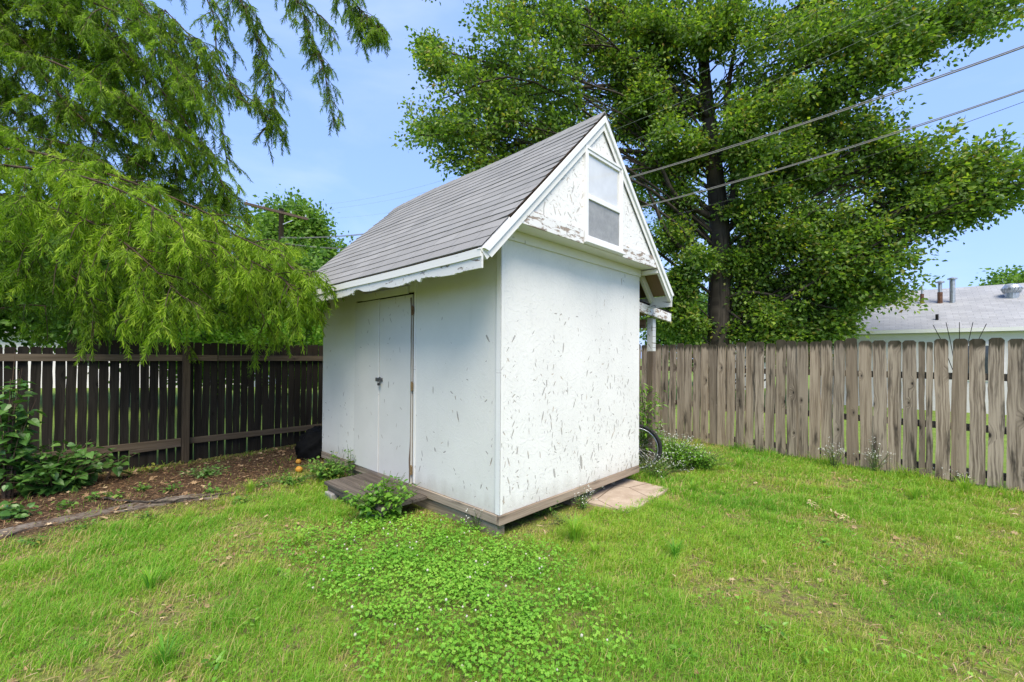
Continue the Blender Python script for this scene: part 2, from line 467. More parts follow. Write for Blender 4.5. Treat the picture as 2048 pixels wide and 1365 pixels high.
# walls
mb = MB(); mb.box((-.014, -.016, Z0), (W, .004, ZT + .02)); ob = mb.build('front_wall', M['front'], shed)
mb = MB(); mb.box((-.012, .006, Z0), (.008, 1.292, ZT)); mb.box((-.012, 2.60, Z0), (.008, L, ZT)); mb.box((-.012, 1.292, 2.262), (.008, 2.60, ZT))
mb.build('side_wall', M['side'], shed)
mb = MB(); mb.box((W - .01, .006, Z0), (W + .008, L, ZT)); mb.build('side_wall', M['side'], shed)
mb = MB(); mb.prism([(.01, Z0), (W - .012, Z0), (W - .012, ZT), (W / 2 + (ZR - ZT) / SLP - .05, ZT), (W / 2, ZR - .06), (W / 2 - (ZR - ZT) / SLP + .05, ZT), (.01, ZT)], 1, L - .015, L + .002)
mb.build('back_wall', M['front'], shed)
mb = MB(); mb.box((-.022, -.024, Z0 + .002), (-.014, .03, 2.66)); mb.box((-.0225, -.024, Z0 + .002), (.012, -.016, 2.66)); mb.build('corner_trim', M['trim'], shed)
# black sheet behind the door gap, its colour stands in for interior shade
mb = MB(); mb.box((.02, 1.2, Z0), (.03, 2.7, 2.4)); mb.build('door_gap_shade', M['dark'], shed)

# door: two leaves
def leaf(v0, v1, z0, z1, x):
    mb = MB(); mb.box((x - .024, v0, z0), (x, v1, z1)); return bevel(mb.build('door_leaf', M['doorp'], shed), .004)
d1 = leaf(1.318, 1.985, .205, 2.235, -.006); d2 = leaf(1.991, 2.588, .205, 2.238, -.012)
mb = MB(); mb.box((-.040, 1.40, 2.25), (-.014, 2.42, 2.335)); bevel(mb.build('door_header', M['side'], shed), .003)
mb = MB(); mb.box((-.0125, 1.294, .215), (.012, 1.315, 2.25)); mb.build('door_jamb', M['jamb'], shed)
mb = MB(); mb.box((-.020, 1.262, .225), (-.0125, 1.291, 2.60)); mb.build('door_trim', M['trim'], shed)
# ragged bare strip where paint fell off the jamb edge
mb = MB()
zz = np.linspace(.22, 2.2, 60); wv = .012 + .03 * np.clip(fbm(zz, zz * 0, 2.3, 3) - .42, 0, 1) * 3
V = [(-.0312, 1.3185, z) for z in zz] + [(-.0312, 1.3185 + w, z) for z, w in zip(zz, wv)]
k = len(zz); mb.add(V, [(i, i + 1, k + i + 1, k + i) for i in range(k - 1)]); mb.build('door_edge_rot', M['jamb'], shed)
rust = flat_mat('rusty_metal', (.17, .10, .05), .7, .4, nz=.5, ns=60); brass = flat_mat('tan_hinge', (.30, .20, .10), .55, .5, nz=.3, ns=60); steel = flat_mat('grey_steel', (.22, .22, .22), .4, .8, nz=.3, ns=60)
for zc, mt in ((2.06, rust), (1.25, brass), (.36, brass)):
    mb = MB(); mb.box((-.036, 1.280, zc - .04), (-.031, 1.294, zc + .04)); mb.box((-.036, 1.310, zc - .04), (-.0315, 1.326, zc + .04))
    mb.tube([(-.036, 1.302, zc - .052), (-.036, 1.302, zc + .052)], .008, 8); mb.build('door_hinge', mt, shed)
mb = MB(); mb.box((-.041, 1.90, 1.275), (-.0365, 2.055, 1.315)); mb.box((-.050, 1.935, 1.262), (-.041, 1.965, 1.325)); hasp = mb.build('door_hasp', steel, shed)
mb = MB(); mb.box((-.070, 1.922, 1.228), (-.052, 1.960, 1.258))
a = np.linspace(0, np.pi, 9); mb.tube(np.stack([np.full(9, -.062), 1.943 + .017 * np.cos(a), 1.262 + .028 * np.sin(a)], -1), .004, 6); bevel(mb.build('padlock', flat_mat('padlock_metal', (.10, .10, .105), .35, .8), hasp), .003)

# floor frame and skids
mb = MB(); mb.box((-.030, -.034, .126), (W - .02, .004, Z0 - .002)); bevel(mb.build('rim_joist', M['rim'], shed), .004)
mb = MB(); mb.box((-.030, .006, .126), (.010, L - .02, Z0 - .004)); bevel(mb.build('rim_joist', M['rimy'], shed), .004)
for i, (u0, u1, v0) in enumerate(((.0, .10, .03), (1.13, 1.22, .05), (1.60, 1.69, .10), (2.04, 2.13, .12))):
    mb = MB(); mb.box((u0, v0, -.03), (u1, L - .05, .113)); bevel(mb.build('skid', M['skid'], shed), .006)
mb = MB(); mb.box((.02, .02, .12), (W - .03, L - .03, .20)); mb.build('floor', M['dark'], shed)

# gable front (hangs over the wall), soffit, trims
uL, uR = W / 2 - (ZR - 2.735) / SLP, W / 2 + (ZR - 2.735) / SLP
tz = .05
mb = MB(); mb.prism([(uL + .05, ZT - .005), (uR - .05, ZT - .005), (uR - .05, 2.70), (W / 2, ZR - .05), (uL + .05, 2.70)], 1, -GV, -GV + .016)
mb.build('gable_wall', M['gable'], shed)
mb = MB(); mb.box((uL + .06, -GV + .02, ZT - .010), (uR - .06, -.018, ZT + .004)); mb.build('soffit', M['side'], shed)
mb = MB(); mb.box((-.012, -.036, 2.60), (W - .005, -.018, ZT - .012)); mb.build('frieze_board', M['trim'], shed)
for s in (0, 1):
    mb = MB()
    if s == 0: mb.prism([(uL + .045, ZT - .02), (.885, ZT - .02), (.885, 2.815), (uL + .165, 2.815)], 1, -GV - .016, -GV - .002)
    else: mb.prism([(1.635, ZT - .02), (uR - .045, ZT - .02), (uR - .165, 2.815), (1.635, 2.815)], 1, -GV - .016, -GV - .002)
    mb.build('gable_trim', M['trimpeel'], shed)
for u in (uL + .02, uR - .11):
    mb = MB(); mb.box((u, -GV - .01, ZT - .075), (u + .075, -.02, ZT - .022)); bevel(mb.build('soffit_return', M['trim'], shed), .003)

# rake boards on the gable
nr = np.array([SLP, 1]) / math.hypot(SLP, 1)      # outward normal of right slope (u,z)
def rake(sgn, w0, w1, ya, yb, name, mat, ext=0.0, par=None):
    """strip along one roof edge between perpendicular depths w0..w1 below the shingles"""
    def P(u_off, w):  # u_off = distance from ridge line horizontally on roof surface
        return (W / 2 + sgn * (u_off - w * nr[0]), ZR - u_off * SLP - w * nr[1])
    E = W / 2 + EV + ext
    top0 = (W / 2, ZR - w0 / nr[1]); top1 = (W / 2, ZR - w1 / nr[1])
    e0 = P(E, w0); e1 = P(E - .02, w1)
    poly = [top0, e0, e1, top1]
    if sgn < 0: poly = poly[::-1]
    mb = MB(); mb.prism(poly, 1, ya, yb); return mb.build(name, mat, shed)
for sg in (-1, 1):
    rake(sg, .022, .125, -GV - .022, -GV - .0165, 'rake_board', M['trim'])
    rake(sg, .020, .068, -GV - .040, -GV - .0222, 'rake_trim', M['frame'])
    # barge rafter behind, below the gable
    mb = MB()
    for (ya, yb) in ((-GV - .016, -GV + .022),):
        a = np.array([W / 2 + sg * (W / 2 + .12), 0, ZR - (W / 2 + .12) * SLP - .085]); b = np.array([W / 2 + sg * (W / 2 + EV - .03), 0, ZR - (W / 2 + EV - .03) * SLP - .085])
        yc = (ya + yb) / 2; a[1] = b[1] = yc; mb.bar(a, b, yb - ya, .10, (0, 1, 0)) if False else mb.bar(a, b, yb - ya, .10, (sg * nr[0], 0, nr[1]))
    mb.build('barge_rafter', M['trim'], shed)
    for yv in (.03, 1.2, 2.4, L - .03):
        mb = MB(); a = np.array([W / 2 + sg * (W / 2 - .05), yv, ZR - (W / 2 - .05) * SLP - .095]); b = np.array([W / 2 + sg * (W / 2 + EV - .03), yv, ZR - (W / 2 + EV - .03) * SLP - .095])
        mb.bar(a, b, .04, .09, (sg * nr[0], 0, nr[1])); mb.build('rafter_tail', M['side'], shed)

# roof slopes
def sag(y, s):
    """sag of the old roof: y along the ridge, s 0 (eave) .. 1 (ridge)"""
    t = np.clip((y - 2.3) / 1.5, 0, 1)
    return -.035 * np.sin(np.pi * np.clip((y + .2) / 4.0, 0, 1)) * (.4 + .6 * s) - .075 * t * t * s + .014 * (fbm(y, s * 3, 1.4, 2) - .5)
SL = math.hypot(W / 2 + EV, ZR - ZE); NCO = 18; EX = SL / NCO
ys = np.linspace(Y0R, Y1R, 72)
def slope(sg):
    Vs, Fs, UV = [], [], []; base = 0; tU = np.array([-sg * nr[1], 0, nr[0]]) ; nU = np.array([sg * nr[0], 0, nr[1]])
    tU = np.array([-sg * (W / 2 + EV), 0, ZR - ZE]) / SL
    E0 = np.array([W / 2 + sg * (W / 2 + EV), 0, ZE])
    for c in range(NCO):
        wob = .006 * (fbm(ys, ys * 0 + c * 3.1, 2.2, 7) - .5) + .003 * (rng.random(len(ys)) - .5)
        curl = .012 * np.exp(-((ys - Y0R) / .10) ** 2) * (rng.random() * 1.6) * (-1 if rng.random() < .25 else 1)
        lift = .0052 + .004 * rng.random() + .004 * (fbm(ys, ys * 0 + c, 3.1, 4) - .5)
        rows = [(c * EX + wob - .001, -.004 + 0 * ys), (c * EX + wob, lift + curl * .5), (c * EX + .5 * EX + 0 * ys, lift * .5), ((c + 1) * EX + .012 + 0 * ys, .0005 + 0 * ys)]
        for sv, hv in rows:
            sv = np.broadcast_to(sv, ys.shape); P = E0 + tU * sv[:, None] + nU * hv[:, None]
            P[:, 1] = ys; P[:, 2] += sag(ys, sv / SL); Vs.append(P); UV.append(np.stack([ys + .07 * (c % 3), sv + .0001], -1) if True else 0)
        n = len(ys); i = np.arange(n - 1)
        for r in range(3):
            a = base + r * n + i; f = np.stack([a, a + 1, a + n + 1, a + n], -1); Fs.append(f if sg > 0 else f[:, ::-1])
        base += 4 * n
    uvs = np.concatenate(UV)
    ob = mesh_np('roof_slope', np.concatenate(Vs), np.concatenate(Fs), M['shingle'], shed, uv=uvs); return ob
sl = {s: slope(s) for s in (-1, 1)}
for sg in (-1, 1):
    # deck under the shingles follows the same sag
    tU = np.array([-sg * (W / 2 + EV), 0, ZR - ZE]) / SL; nU = np.array([sg * nr[0], 0, nr[1]]); E0 = np.array([W / 2 + sg * (W / 2 + EV), 0, ZE])
    yy = np.linspace(-GV - .002, Y1R - .02, 30); ss = np.linspace(.012, SL - .012, 9); top = []; bot = []
    for s in ss:
        for h, lst in ((-.006, top), (-.020, bot)):
            P = E0 + tU * s + nU * h + np.zeros((len(yy), 3)); P[:, 1] = yy; P[:, 2] += sag(yy, np.full(len(yy), s / SL)); lst.append(P)
    mb = MB(); ny = len(yy); ns = len(ss)
    V = np.concatenate(top + bot); N = ny * ns; F = []
    for a in range(ns - 1):
        for b in range(ny - 1):
            q = a * ny + b; F.append((q, q + 1, q + ny + 1, q + ny)); F.append((N + q, N + q + ny, N + q + ny + 1, N + q + 1))
    for b in range(ny - 1): F.append((b, N + b, N + b + 1, b + 1)); q = (ns - 1) * ny + b; F.append((q, q + 1, N + q + 1, N + q))
    for a in range(ns - 1): q = a * ny; F.append((q, q + ny, N + q + ny, N + q)); q += ny - 1; F.append((q, N + q, N + q + ny, q + ny))
    mb.add(V, F); mb.build('roof_deck', M['ply'], shed)
# ridge cap
mb = MB(); capw = .11
for k in range(28):
    ya = Y0R - .004 + k * (Y1R - Y0R) / 28; yb = ya + (Y1R - Y0R) / 28 + .02
    ym = np.array([ya, yb]); z = sag(ym, np.array([1., 1.])) + .016 + np.array([.0, -.004]) + .004 * rng.random()
    V = []
    for y, dz in zip((ya, yb), z):
        for du in (-capw, 0, capw): V.append((W / 2 + du, y, ZR - abs(du) * SLP + dz + (.006 if du == 0 else 0)))
    V += [(x, y, zz - .012) for x, y, zz in V]
    mb.add(V, [(0, 1, 4, 3), (1, 2, 5, 4), (6, 9, 10, 7), (7, 10, 11, 8), (0, 6, 7, 1), (1, 7, 8, 2), (3, 4, 10, 9), (4, 5, 11, 10), (0, 3, 9, 6), (2, 8, 11, 5)])
rc = mb.build('ridge_cap', M['shingle'], shed)
me = rc.data; uvl = me.uv_layers.new(name='UVMap')
lv = np.empty(len(me.loops), np.int32); me.loops.foreach_get('vertex_index', lv); cc = np.empty(len(me.vertices) * 3, np.float32); me.vertices.foreach_get('co', cc); cc = cc.reshape(-1, 3)
uvl.data.foreach_set('uv', np.stack([cc[:, 1], cc[:, 0] * 1.4 + .05], -1)[lv].ravel())
# eave fascias with rotten lower edge
for sg in (-1, 1):
    xo = W / 2 + sg * (W / 2 + EV - .012); yy = np.linspace(-GV - .012, L + GB - .03, 170)
    zt = ZE + sag(yy, 0 * yy) - .016
    rag = .022 * np.clip(fbm(yy, 0 * yy, 4.0, 1) - .35, 0, 1) + .012 * (rng.random(len(yy)) - .5) * (fbm(yy, 0 * yy, 2, 9) > .5)
    notch = .05 * np.exp(-((yy - 1.72) / .13) ** 2) * (fbm(yy, yy * 0, 14, 5) > .35) + .03 * np.exp(-((yy - .55) / .20) ** 2) * (fbm(yy, yy * 0, 11, 5) > .42) + .02 * np.exp(-((yy - 1.2) / .1) ** 2)
    zb = zt - .150 + rag + notch
    V = np.concatenate([np.stack([np.full(len(yy), x), yy, z], -1) for x, z in ((xo, zt), (xo, zb), (xo - sg * .018, zb), (xo - sg * .018, zt))]); n = len(yy); i = np.arange(n - 1)
    F = np.concatenate([np.stack([a * n + i, a * n + i + 1, b * n + i + 1, b * n + i], -1) for a, b in ((0, 1), (1, 2), (2, 3), (3, 0))])
    mesh_np('fascia_board', V, [F, np.array([(0, n, 2 * n, 3 * n), (n - 1, 4 * n - 1, 3 * n - 1, 2 * n - 1)])], M['fascia'], shed)
    mb = MB(); x2 = xo + sg * .0125
    V = np.concatenate([np.stack([np.full(len(yy), x), yy, z], -1) for x, z in ((x2, zt + .002), (x2, zt - .062), (x2 - sg * .012, zt - .062), (x2 - sg * .012, zt + .002))])
    mesh_np('fascia_trim', V, [F[:, ::-1] if sg < 0 else F, np.array([(0, n, 2 * n, 3 * n), (n - 1, 4 * n - 1, 3 * n - 1, 2 * n - 1)])], M['trim'], shed)

# gable window
wu0, wu1, wz0, wz1 = .900, 1.622, 2.715, 3.655; yw = -GV
win = MB(); fw = .042
def ring(mb, u0, u1, z0, z1, w, ya, yb):
    mb.box((u0, ya, z0), (u0 + w, yb, z1)); mb.box((u1 - w, ya, z0), (u1, yb, z1)); mb.box((u0 + w, ya, z1 - w), (u1 - w, yb, z1)); mb.box((u0 + w, ya, z0), (u1 - w, yb, z0 + w))
ring(win, wu0, wu1, wz0, wz1, .028, yw - .030, yw + .015)
window = bevel(win.build('window', M['frame'], shed), .003)
mb = MB(); ring(mb, wu0 + .028, wu1 - .028, wz0 + .028, wz1 - .028, .034, yw - .022, yw + .010); bevel(mb.build('window_frame', M['frame'], window), .003)
zm = 3.165
mb = MB(); mb.box((wu0 + .062, yw - .026, zm - .028), (wu1 - .062, yw + .008, zm + .024)); bevel(mb.build('meeting_rail', M['frame'], window), .003)
mb = MB(); mb.box((wu0 - .012, yw - .055, wz0 - .022), (wu1 + .012, yw - .004, wz0 - .002)); bevel(mb.build('window_sill', M['frame'], window), .003)
t = NT('window_glass'); o = t.obj()
M['pane'] = t.fin(t.mix(t.mr(t.noise(o, 6, 3), .3, .7), (.60, .60, .585), (.70, .70, .685)), .07, None, .1, .8)  # pale base colour stands in for sky reflected in the upper pane
t = NT('insect_screen'); o = t.obj(); sv = t.sep(o)
wv = t.math('MULTIPLY', t.math('SINE', t.math('MULTIPLY', sv[0], 1800)), t.math('SINE', t.math('MULTIPLY', sv[2], 1800)))
M['screen'] = t.fin(t.mix(t.mr(t.noise(o, 8, 5, .7), .35, .65), (.23, .235, .24), (.32, .325, .33)), .45, t.bump(wv, .2, .001), spec=.4)
mb = MB(); mb.box((wu0 + .06, yw - .004, zm + .022), (wu1 - .06, yw + .004, wz1 - .06)); mb.build('upper_pane', M['pane'], window)
mb = MB(); mb.box((wu0 + .06, yw - .012, wz0 + .06), (wu1 - .06, yw - .006, zm - .026)); mb.build('lower_pane', M['screen'], window)

# lean-to on the right side
pb, pe = np.array([W + .01, .06, 2.245]), np.array([W + 1.08, .06, 2.155])
mb = MB(); mb.bar(pb, pe, .04, .125, (0, 0, 1)); bevel(mb.build('lean_to_beam', M['trimpeel'], shed), .004)
mb = MB(); mb.box((W + .62, .10, -.02), (W + .71, .19, 1.66)); bevel(mb.build('lean_to_post', M['postbare'], shed), .004)
mb = MB(); mb.box((W + .62, .10, 1.663), (W + .71, .19, 2.13)); bevel(mb.build('lean_to_post', M['fascia'], shed), .004)
mb = MB(); mb.box((W + .62, 2.9, -.02), (W + .71, 2.99, 2.12)); bevel(mb.build('lean_to_post', M['postbare'], shed), .004)
mb = MB(); mb.bar((W + .60, .2, 2.05), (W + .60, L - .1, 2.05), .04, .12); mb.build('lean_to_purlin', M['ply'], shed)
mb = MB(); mb.bar((W + .01, L / 2 + .06, 2.315), (W + 1.1, L / 2 + .06, 2.224), L - .02, .012, (0, 0, 1)); mb.build('lean_to_roof', M['ply'], shed)
mb = MB(); mb.bar((W + .01, L / 2 + .06, 2.328), (W + 1.12, L / 2 + .06, 2.236), L + .02, .010, (0, 0, 1)); mb.build('lean_to_felt', M['dark'], shed)

# step in front of the door
st = empty('wooden_step', 'low dark weathered plank step in front of the shed door', 'step', S2W(-.3, 1.6), YAW)
o2 = S2W(-.3, 1.6)
def SL_(u, v, z): return (u + .3, v - 1.6, z)
for u0, u1 in ((-.565, -.395), (-.388, -.225), (-.218, -.055)):
    mb = MB(); mb.box(SL_(u0, .98, .128), SL_(u1, 2.22, .166)); bevel(mb.build('plank', M['step'], st), .005)
mb = MB(); mb.box(SL_(-.555, 1.0, .078), SL_(-.52, 2.15, .126)); bevel(mb.build('front_board', M['step'], st), .004)
conc = flat_mat('grey_concrete', (.26, .25, .24), .9, nz=.25, ns=30, bump=.5)
for v in (1.1, 1.98):
    mb = MB(); mb.box(SL_(-.59, v, -.03), SL_(-.35, v + .17, .075)); b_ = bevel(mb.build('support_block', conc, st), .012, 2)
# ------------------------------------------------------------------ ground
PL0 = np.array([-4.83, 6.47]); PLd = np.array([.69, .7238])      # left fence: post and direction
PR0 = np.array([6.04, 5.15]); PRd = np.array([-.6635, .7482])    # right fence
def fl(t): return PL0 + PLd * t
def fr(s): return PR0 + PRd * s
MULCH = [G(-420, 1180), G(-150, 1110), G(0, 1088), G(150, 1050), G(330, 1018), G(470, 985), G(560, 952), G(640, 930), S2W(-.03, 2.75), S2W(.1, 3.0), S2W(.1, 3.8), S2W(1.5, 3.9), [*fl(4.5), 0], [*fl(-4), 0]]
MULCH = [(p[0], p[1]) for p in MULCH]
PADP = [(1.32, -.50), (2.42, -.46), (2.40, .35), (1.30, .35)]      # concrete pad, shed coordinates
def gz(x, y):
    x = np.asarray(x, float); y = np.asarray(y, float)
    u, v = W2S(np.stack([x, y], -1))
    d = np.maximum(np.maximum(-u, u - W), np.maximum(-v, v - L))
    f = np.clip((d - .15) / .8, 0, 1) * np.clip((16 - np.hypot(x, y - 5)) / 4, 0, 1)
    return .06 * (fbm(x, y, .8, 3) - .5) * f
def axis(lo, hi, st, far):
    a = np.arange(lo, hi + 1e-6, st); o = np.geomspace(.5, far, 26)
    return np.concatenate([lo - o[::-1], a, hi + o])
gx = axis(-9, 9.5, .07, 900); gy = axis(-1, 13, .07, 900)
XX, YY = np.meshgrid(gx, gy); ZZ = gz(XX, YY)
nx, ny = len(gx), len(gy); ii = np.arange(nx - 1)[None] + np.arange(ny - 1)[:, None] * nx
def softmul(x, y, r=.34):
    m = 0
    for a in np.arange(8) * .785:
        m = m + inpoly(x + .4 * (fbm(x, y, 2.5, 1) - .5) + r * math.cos(a) * (.4 + .6 * (int(a * 10) % 2)), y + .4 * (fbm(x, y, 2.5, 2) - .5) + r * math.sin(a) * (.4 + .6 * (int(a * 10) % 2)), MULCH)
    return m / 8.0
mul = softmul(XX, YY)
for _ in range(2):
    mul[1:-1, 1:-1] = (mul[:-2, 1:-1] + mul[2:, 1:-1] + mul[1:-1, :-2] + mul[1:-1, 2:] + 2 * mul[1:-1, 1:-1]) / 6
def yard(x, y):
    nl = (x - PL0[0]) * -PLd[1] + (y - PL0[1]) * PLd[0]     # >0 beyond left fence
    nr_ = (x - PR0[0]) * PRd[1] - (y - PR0[1]) * PRd[0]     # >0 beyond right fence
    return nl, nr_
nl_, nr_ = yard(XX, YY); far = np.clip(np.maximum(nl_, nr_) / .25, 0, 1)
t = NT('ground_soil'); gp = t.n('ShaderNodeNewGeometry').outputs['Position']
am = t.n('ShaderNodeAttribute', attribute_name='mulch').outputs['Fac']; af = t.n('ShaderNodeAttribute', attribute_name='far').outputs['Fac']
n1 = t.noise(gp, 3.5, 5); n2 = t.noise(gp, 45, 4, .7); n3 = t.noise(gp, 14, 4, .6)
soil = t.ramp(n2, [(.3, (.055, .038, .022)), (.5, (.12, .09, .05)), (.7, (.22, .17, .10))])
lawn = t.mix(t.mr(n3, .35, .65), soil, t.ramp(n2, [(.3, (.11, .15, .025)), (.7, (.24, .34, .05))]))
mulc = t.ramp(n2, [(.28, (.022, .014, .010)), (.48, (.075, .047, .029)), (.66, (.15, .10, .062)), (.8, (.26, .17, .10))])
farl = t.ramp(n1, [(.3, (.13, .20, .04)), (.7, (.20, .28, .06))])
c = t.mix(am, lawn, mulc); c = t.mix(af, c, farl)
gm = t.fin(c, .95, t.bump(t.math('ADD', n2, n3), .7, .02), spec=.1)
g = mesh_np('ground', np.stack([XX, YY, ZZ], -1).reshape(-1, 3), np.stack([ii, ii + 1, ii + nx + 1, ii + nx], -1).reshape(-1, 4), gm, smooth=True)
tag(g, kind='structure')
for nm, arr in (('mulch', mul), ('far', far)):
    a = g.data.attributes.new(nm, 'FLOAT', 'POINT'); a.data.foreach_set('value', arr.ravel().astype(np.float32))

# concrete pad by the shed and edging strip in the mulch
t = NT('pad_concrete'); o = t.n('ShaderNodeNewGeometry').outputs['Position']; b1 = t.noise(o, 5, 6, .7); b2 = t.noise(o, 90, 3)
c = t.mix(t.mr(b1, .35, .65), (.34, .265, .205), (.48, .395, .315)); c = t.mix(t.mr(b2, .5, .8), c, (.30, .22, .16))
vo = t.n('ShaderNodeTexVoronoi', {'Vector': t.mapping(o, (1, 1, 1)), 'Scale': 1.6}, feature='DISTANCE_TO_EDGE').outputs[0]
c = t.mix(t.mr(vo, .012, .004), c, (.11, .075, .05))
M['pad'] = t.fin(c, .9, t.bump(b1, .4, .01), spec=.15)
mb = MB(); P = [S2W(u, v)[:2] for u, v in PADP]; pts = []
for i in range(4):
    a, b = np.array(P[i]), np.array(P[(i + 1) % 4])
    for f in np.linspace(0, 1, 9)[:-1]: pts.append(tuple(a + (b - a) * f + (rng.random(2) - .5) * .03))
mb.prism(pts, 2, -.03, .022); tag(mb.build('concrete_pad', M['pad']), kind='structure')
t = NT('edging_stone'); o = t.n('ShaderNodeNewGeometry').outputs['Position']; b1 = t.noise(o, 6, 6, .7)
M['edging'] = t.fin(t.ramp(b1, [(.35, (.07, .05, .035)), (.5, (.15, .12, .095)), (.65, (.21, .18, .15))]), .9, t.bump(b1, .4, .01), spec=.2)
cen = [G(-60, 1100), G(30, 1066), G(150, 1040), G(260, 1020), G(350, 1005), G(440, 994)]
for i, (a, b) in enumerate(zip(spline(cen, 13)[:-1], spline(cen, 13)[1:])):
    pass
S_ = spline(cen, 25); mb = MB(); tn = unit(np.gradient(S_, axis=0)); sd = np.cross(tn, (0, 0, 1.0)); w_ = .085 + .03 * rng.random(25)
V = np.concatenate([S_ + sd * w_[:, None], S_ - sd * w_[:, None]]); V[:, 2] = gz(V[:, 0], V[:, 1]) + .018
V2 = V.copy(); V2[:, 2] -= .06; i = np.arange(24)
mb.add(np.concatenate([V, V2]), [np.concatenate([np.stack([i, i + 1, 25 + i + 1, 25 + i], -1), np.stack([i, 50 + i, 50 + i + 1, i + 1], -1), np.stack([25 + i, 25 + i + 1, 75 + i + 1, 75 + i], -1)])])
tag(mb.build('edging_path', M['edging']), kind='structure')

# ------------------------------------------------------------------ fences
def picket(name, h, w, th, mat, parent, x, y, warp=.006, ear=.03, z0=.03, face=1):
    zs = np.concatenate([np.linspace(z0, h - ear - .004, 13), [h - ear, h - ear * .45, h]])
    ph = rng.random(4) * 9; sh = warp * (np.sin(zs * 2.1 + ph[0]) + .6 * np.sin(zs * 5 + ph[1])); bw = warp * 1.2 * np.sin(zs * 1.7 + ph[2]) + (rng.random() - .5) * .010
    lean = (rng.random() - .5) * .014 * (zs - .9); sh = sh + lean
    ew = w / 2 + .0022 * rng.normal(size=len(zs)) ; ew[-3:] = (w / 2, w / 2 - ear * .42, w / 2 - ear * .95)
    er = w / 2 + .0022 * rng.normal(size=len(zs)); er[-3:] = (w / 2, w / 2 - ear * .42, w / 2 - ear * .95)
    n = len(zs); ring = []
    for sx, yy in ((-1, 0), (1, 0), (1, th), (-1, th)):
        ring.append(np.stack([sh + (er if sx > 0 else -ew), yy + bw, zs], -1))
    V = np.concatenate(ring); i = np.arange(n - 1); F = np.concatenate([np.stack([a * n + i, b * n + i, b * n + i + 1, a * n + i + 1], -1) for a, b in ((0, 1), (1, 2), (2, 3), (3, 0))])
    ob = mesh_np(name, V, [F, np.array([(3 * n, 2 * n, n, 0), (n - 1, 2 * n - 1, 3 * n - 1, 4 * n - 1)])], mat, parent)
    ob.location = (x, y, 0); return ob

fR = empty('wooden_fence', 'weathered grey board fence with dog eared pickets on the right side', 'fence', (*PR0, 0), math.atan2(PRd[1], PRd[0]))
x = -2.4; k = 0
while x < 8.7:
    w = .139 + .012 * (rng.random() - .5); h = 1.842 + .014 * rng.normal()
    if k == 21:
        picket('picket', h - .01, .062, .016, M['picket_r'], fR, x - .034, 0, .003, .012); picket('picket', h, .060, .016, M['picket_r'], fR, x + .036, .001, .004, .012)
    else: picket('picket', h, w, .016, M['picket_r'], fR, x, (rng.random() - .5) * .004)
    x += .1545 + .006 * (rng.random() - .5); k += 1
for z in (1.36, .72, .16):
    for a, b in ((-2.5, .0), (.005, 2.4), (2.405, 4.8), (4.805, 7.2), (7.205, 8.8)):
        mb = MB(); mb.bar((a, -.026, z), (b, -.026, z + .008 * (rng.random() - .5)), .04, .088); mb.build('rail', M['rail_r'], fR)
for xp in (0, 2.4, 4.8, 7.2):
    mb = MB(); mb.box((xp - .045, -.14, -.1), (xp + .045, -.05, 1.78)); mb.build('post', M['rail_r'], fR)

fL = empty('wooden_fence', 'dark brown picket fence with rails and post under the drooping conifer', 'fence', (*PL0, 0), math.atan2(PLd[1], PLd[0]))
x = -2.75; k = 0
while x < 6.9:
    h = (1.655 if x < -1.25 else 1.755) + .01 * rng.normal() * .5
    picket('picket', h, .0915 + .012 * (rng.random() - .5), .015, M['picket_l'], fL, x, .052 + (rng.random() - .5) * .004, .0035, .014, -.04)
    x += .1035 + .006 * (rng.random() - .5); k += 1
for z, segs in ((1.525, ((-3.0, .40), (.405, 2.85), (2.855, 5.2), (5.2, 7.2))), (.29, ((-3.0, -.045), (.045, 2.2), (2.45, 5.0)))):
    for j, (a, b) in enumerate(segs):
        mb = MB(); mb.bar((a, .026 - .004 * (j % 2), z + .012 * (rng.random() - .5)), (b, .026 - .004 * (j % 2), z + .012 * (rng.random() - .5)), .038, .089); bevel(mb.build('rail', M['rail_l'], fL), .003)
for xp, hh in ((0, 1.70), (-2.45, 1.6), (2.44, 1.6), (4.9, 1.6)):
    mb = MB(); mb.box((xp - .044, -.078, -.1), (xp + .044, .0045, hh)); bevel(mb.build('post', M['post_l'], fL), .005)
mb = MB(); mb.bar((-.62, .0, .225), (-.05, .0, .245), .02, .045); mb.build('rail', M['rail_r'], fL)

# ------------------------------------------------------------------ lawn
def valid(x, y, mg=.0):
    nl, nr = yard(x, y); u, v = W2S(np.stack([x, y], -1))
    ok = (nl < -.02) & (nr < -.005) & ~((u > -.02) & (u < W + .0) & (v > .03) & (v < L))
    ok &= ~inpoly(u + .10 * (vnoise(x, y, 9) - .5), v + .10 * (vnoise(x, y, 9, 3) - .5), [(1.34, -.44), (2.36, -.36), (2.4, .4), (1.2, .4), (1.2, -.2)])
    ok &= ~((u > -.56) & (u < 0) & (v > 1.0) & (v < 2.2))
    return ok
CLOV = [G(600, 1085), G(760, 1045), G(860, 1055), G(960, 1075), G(1060, 1095), G(1130, 1150), G(1105, 1205), G(1180, 1260), G(1250, 1320), G(1290, 1420), G(820, 1440), G(790, 1300), G(690, 1190), G(610, 1130)]
CLOV = [(p[0], p[1]) for p in CLOV]
def softclov(x, y):
    m = 0
    for a in np.arange(6) * 1.047: m = m + inpoly(x + .6 * (fbm(x, y, 3, 5) - .5) + .22 * math.cos(a), y + .6 * (fbm(x, y, 3, 6) - .5) + .22 * math.sin(a), CLOV)
    return m / 6.0
def inclov(x, y): return rng.random(len(x)) < softclov(x, y)
def inmul(x, y, j=.3): return inpoly(x + j * (fbm(x, y, 2.5, 1) - .5), y + j * (fbm(x, y, 2.5, 2) - .5), MULCH)

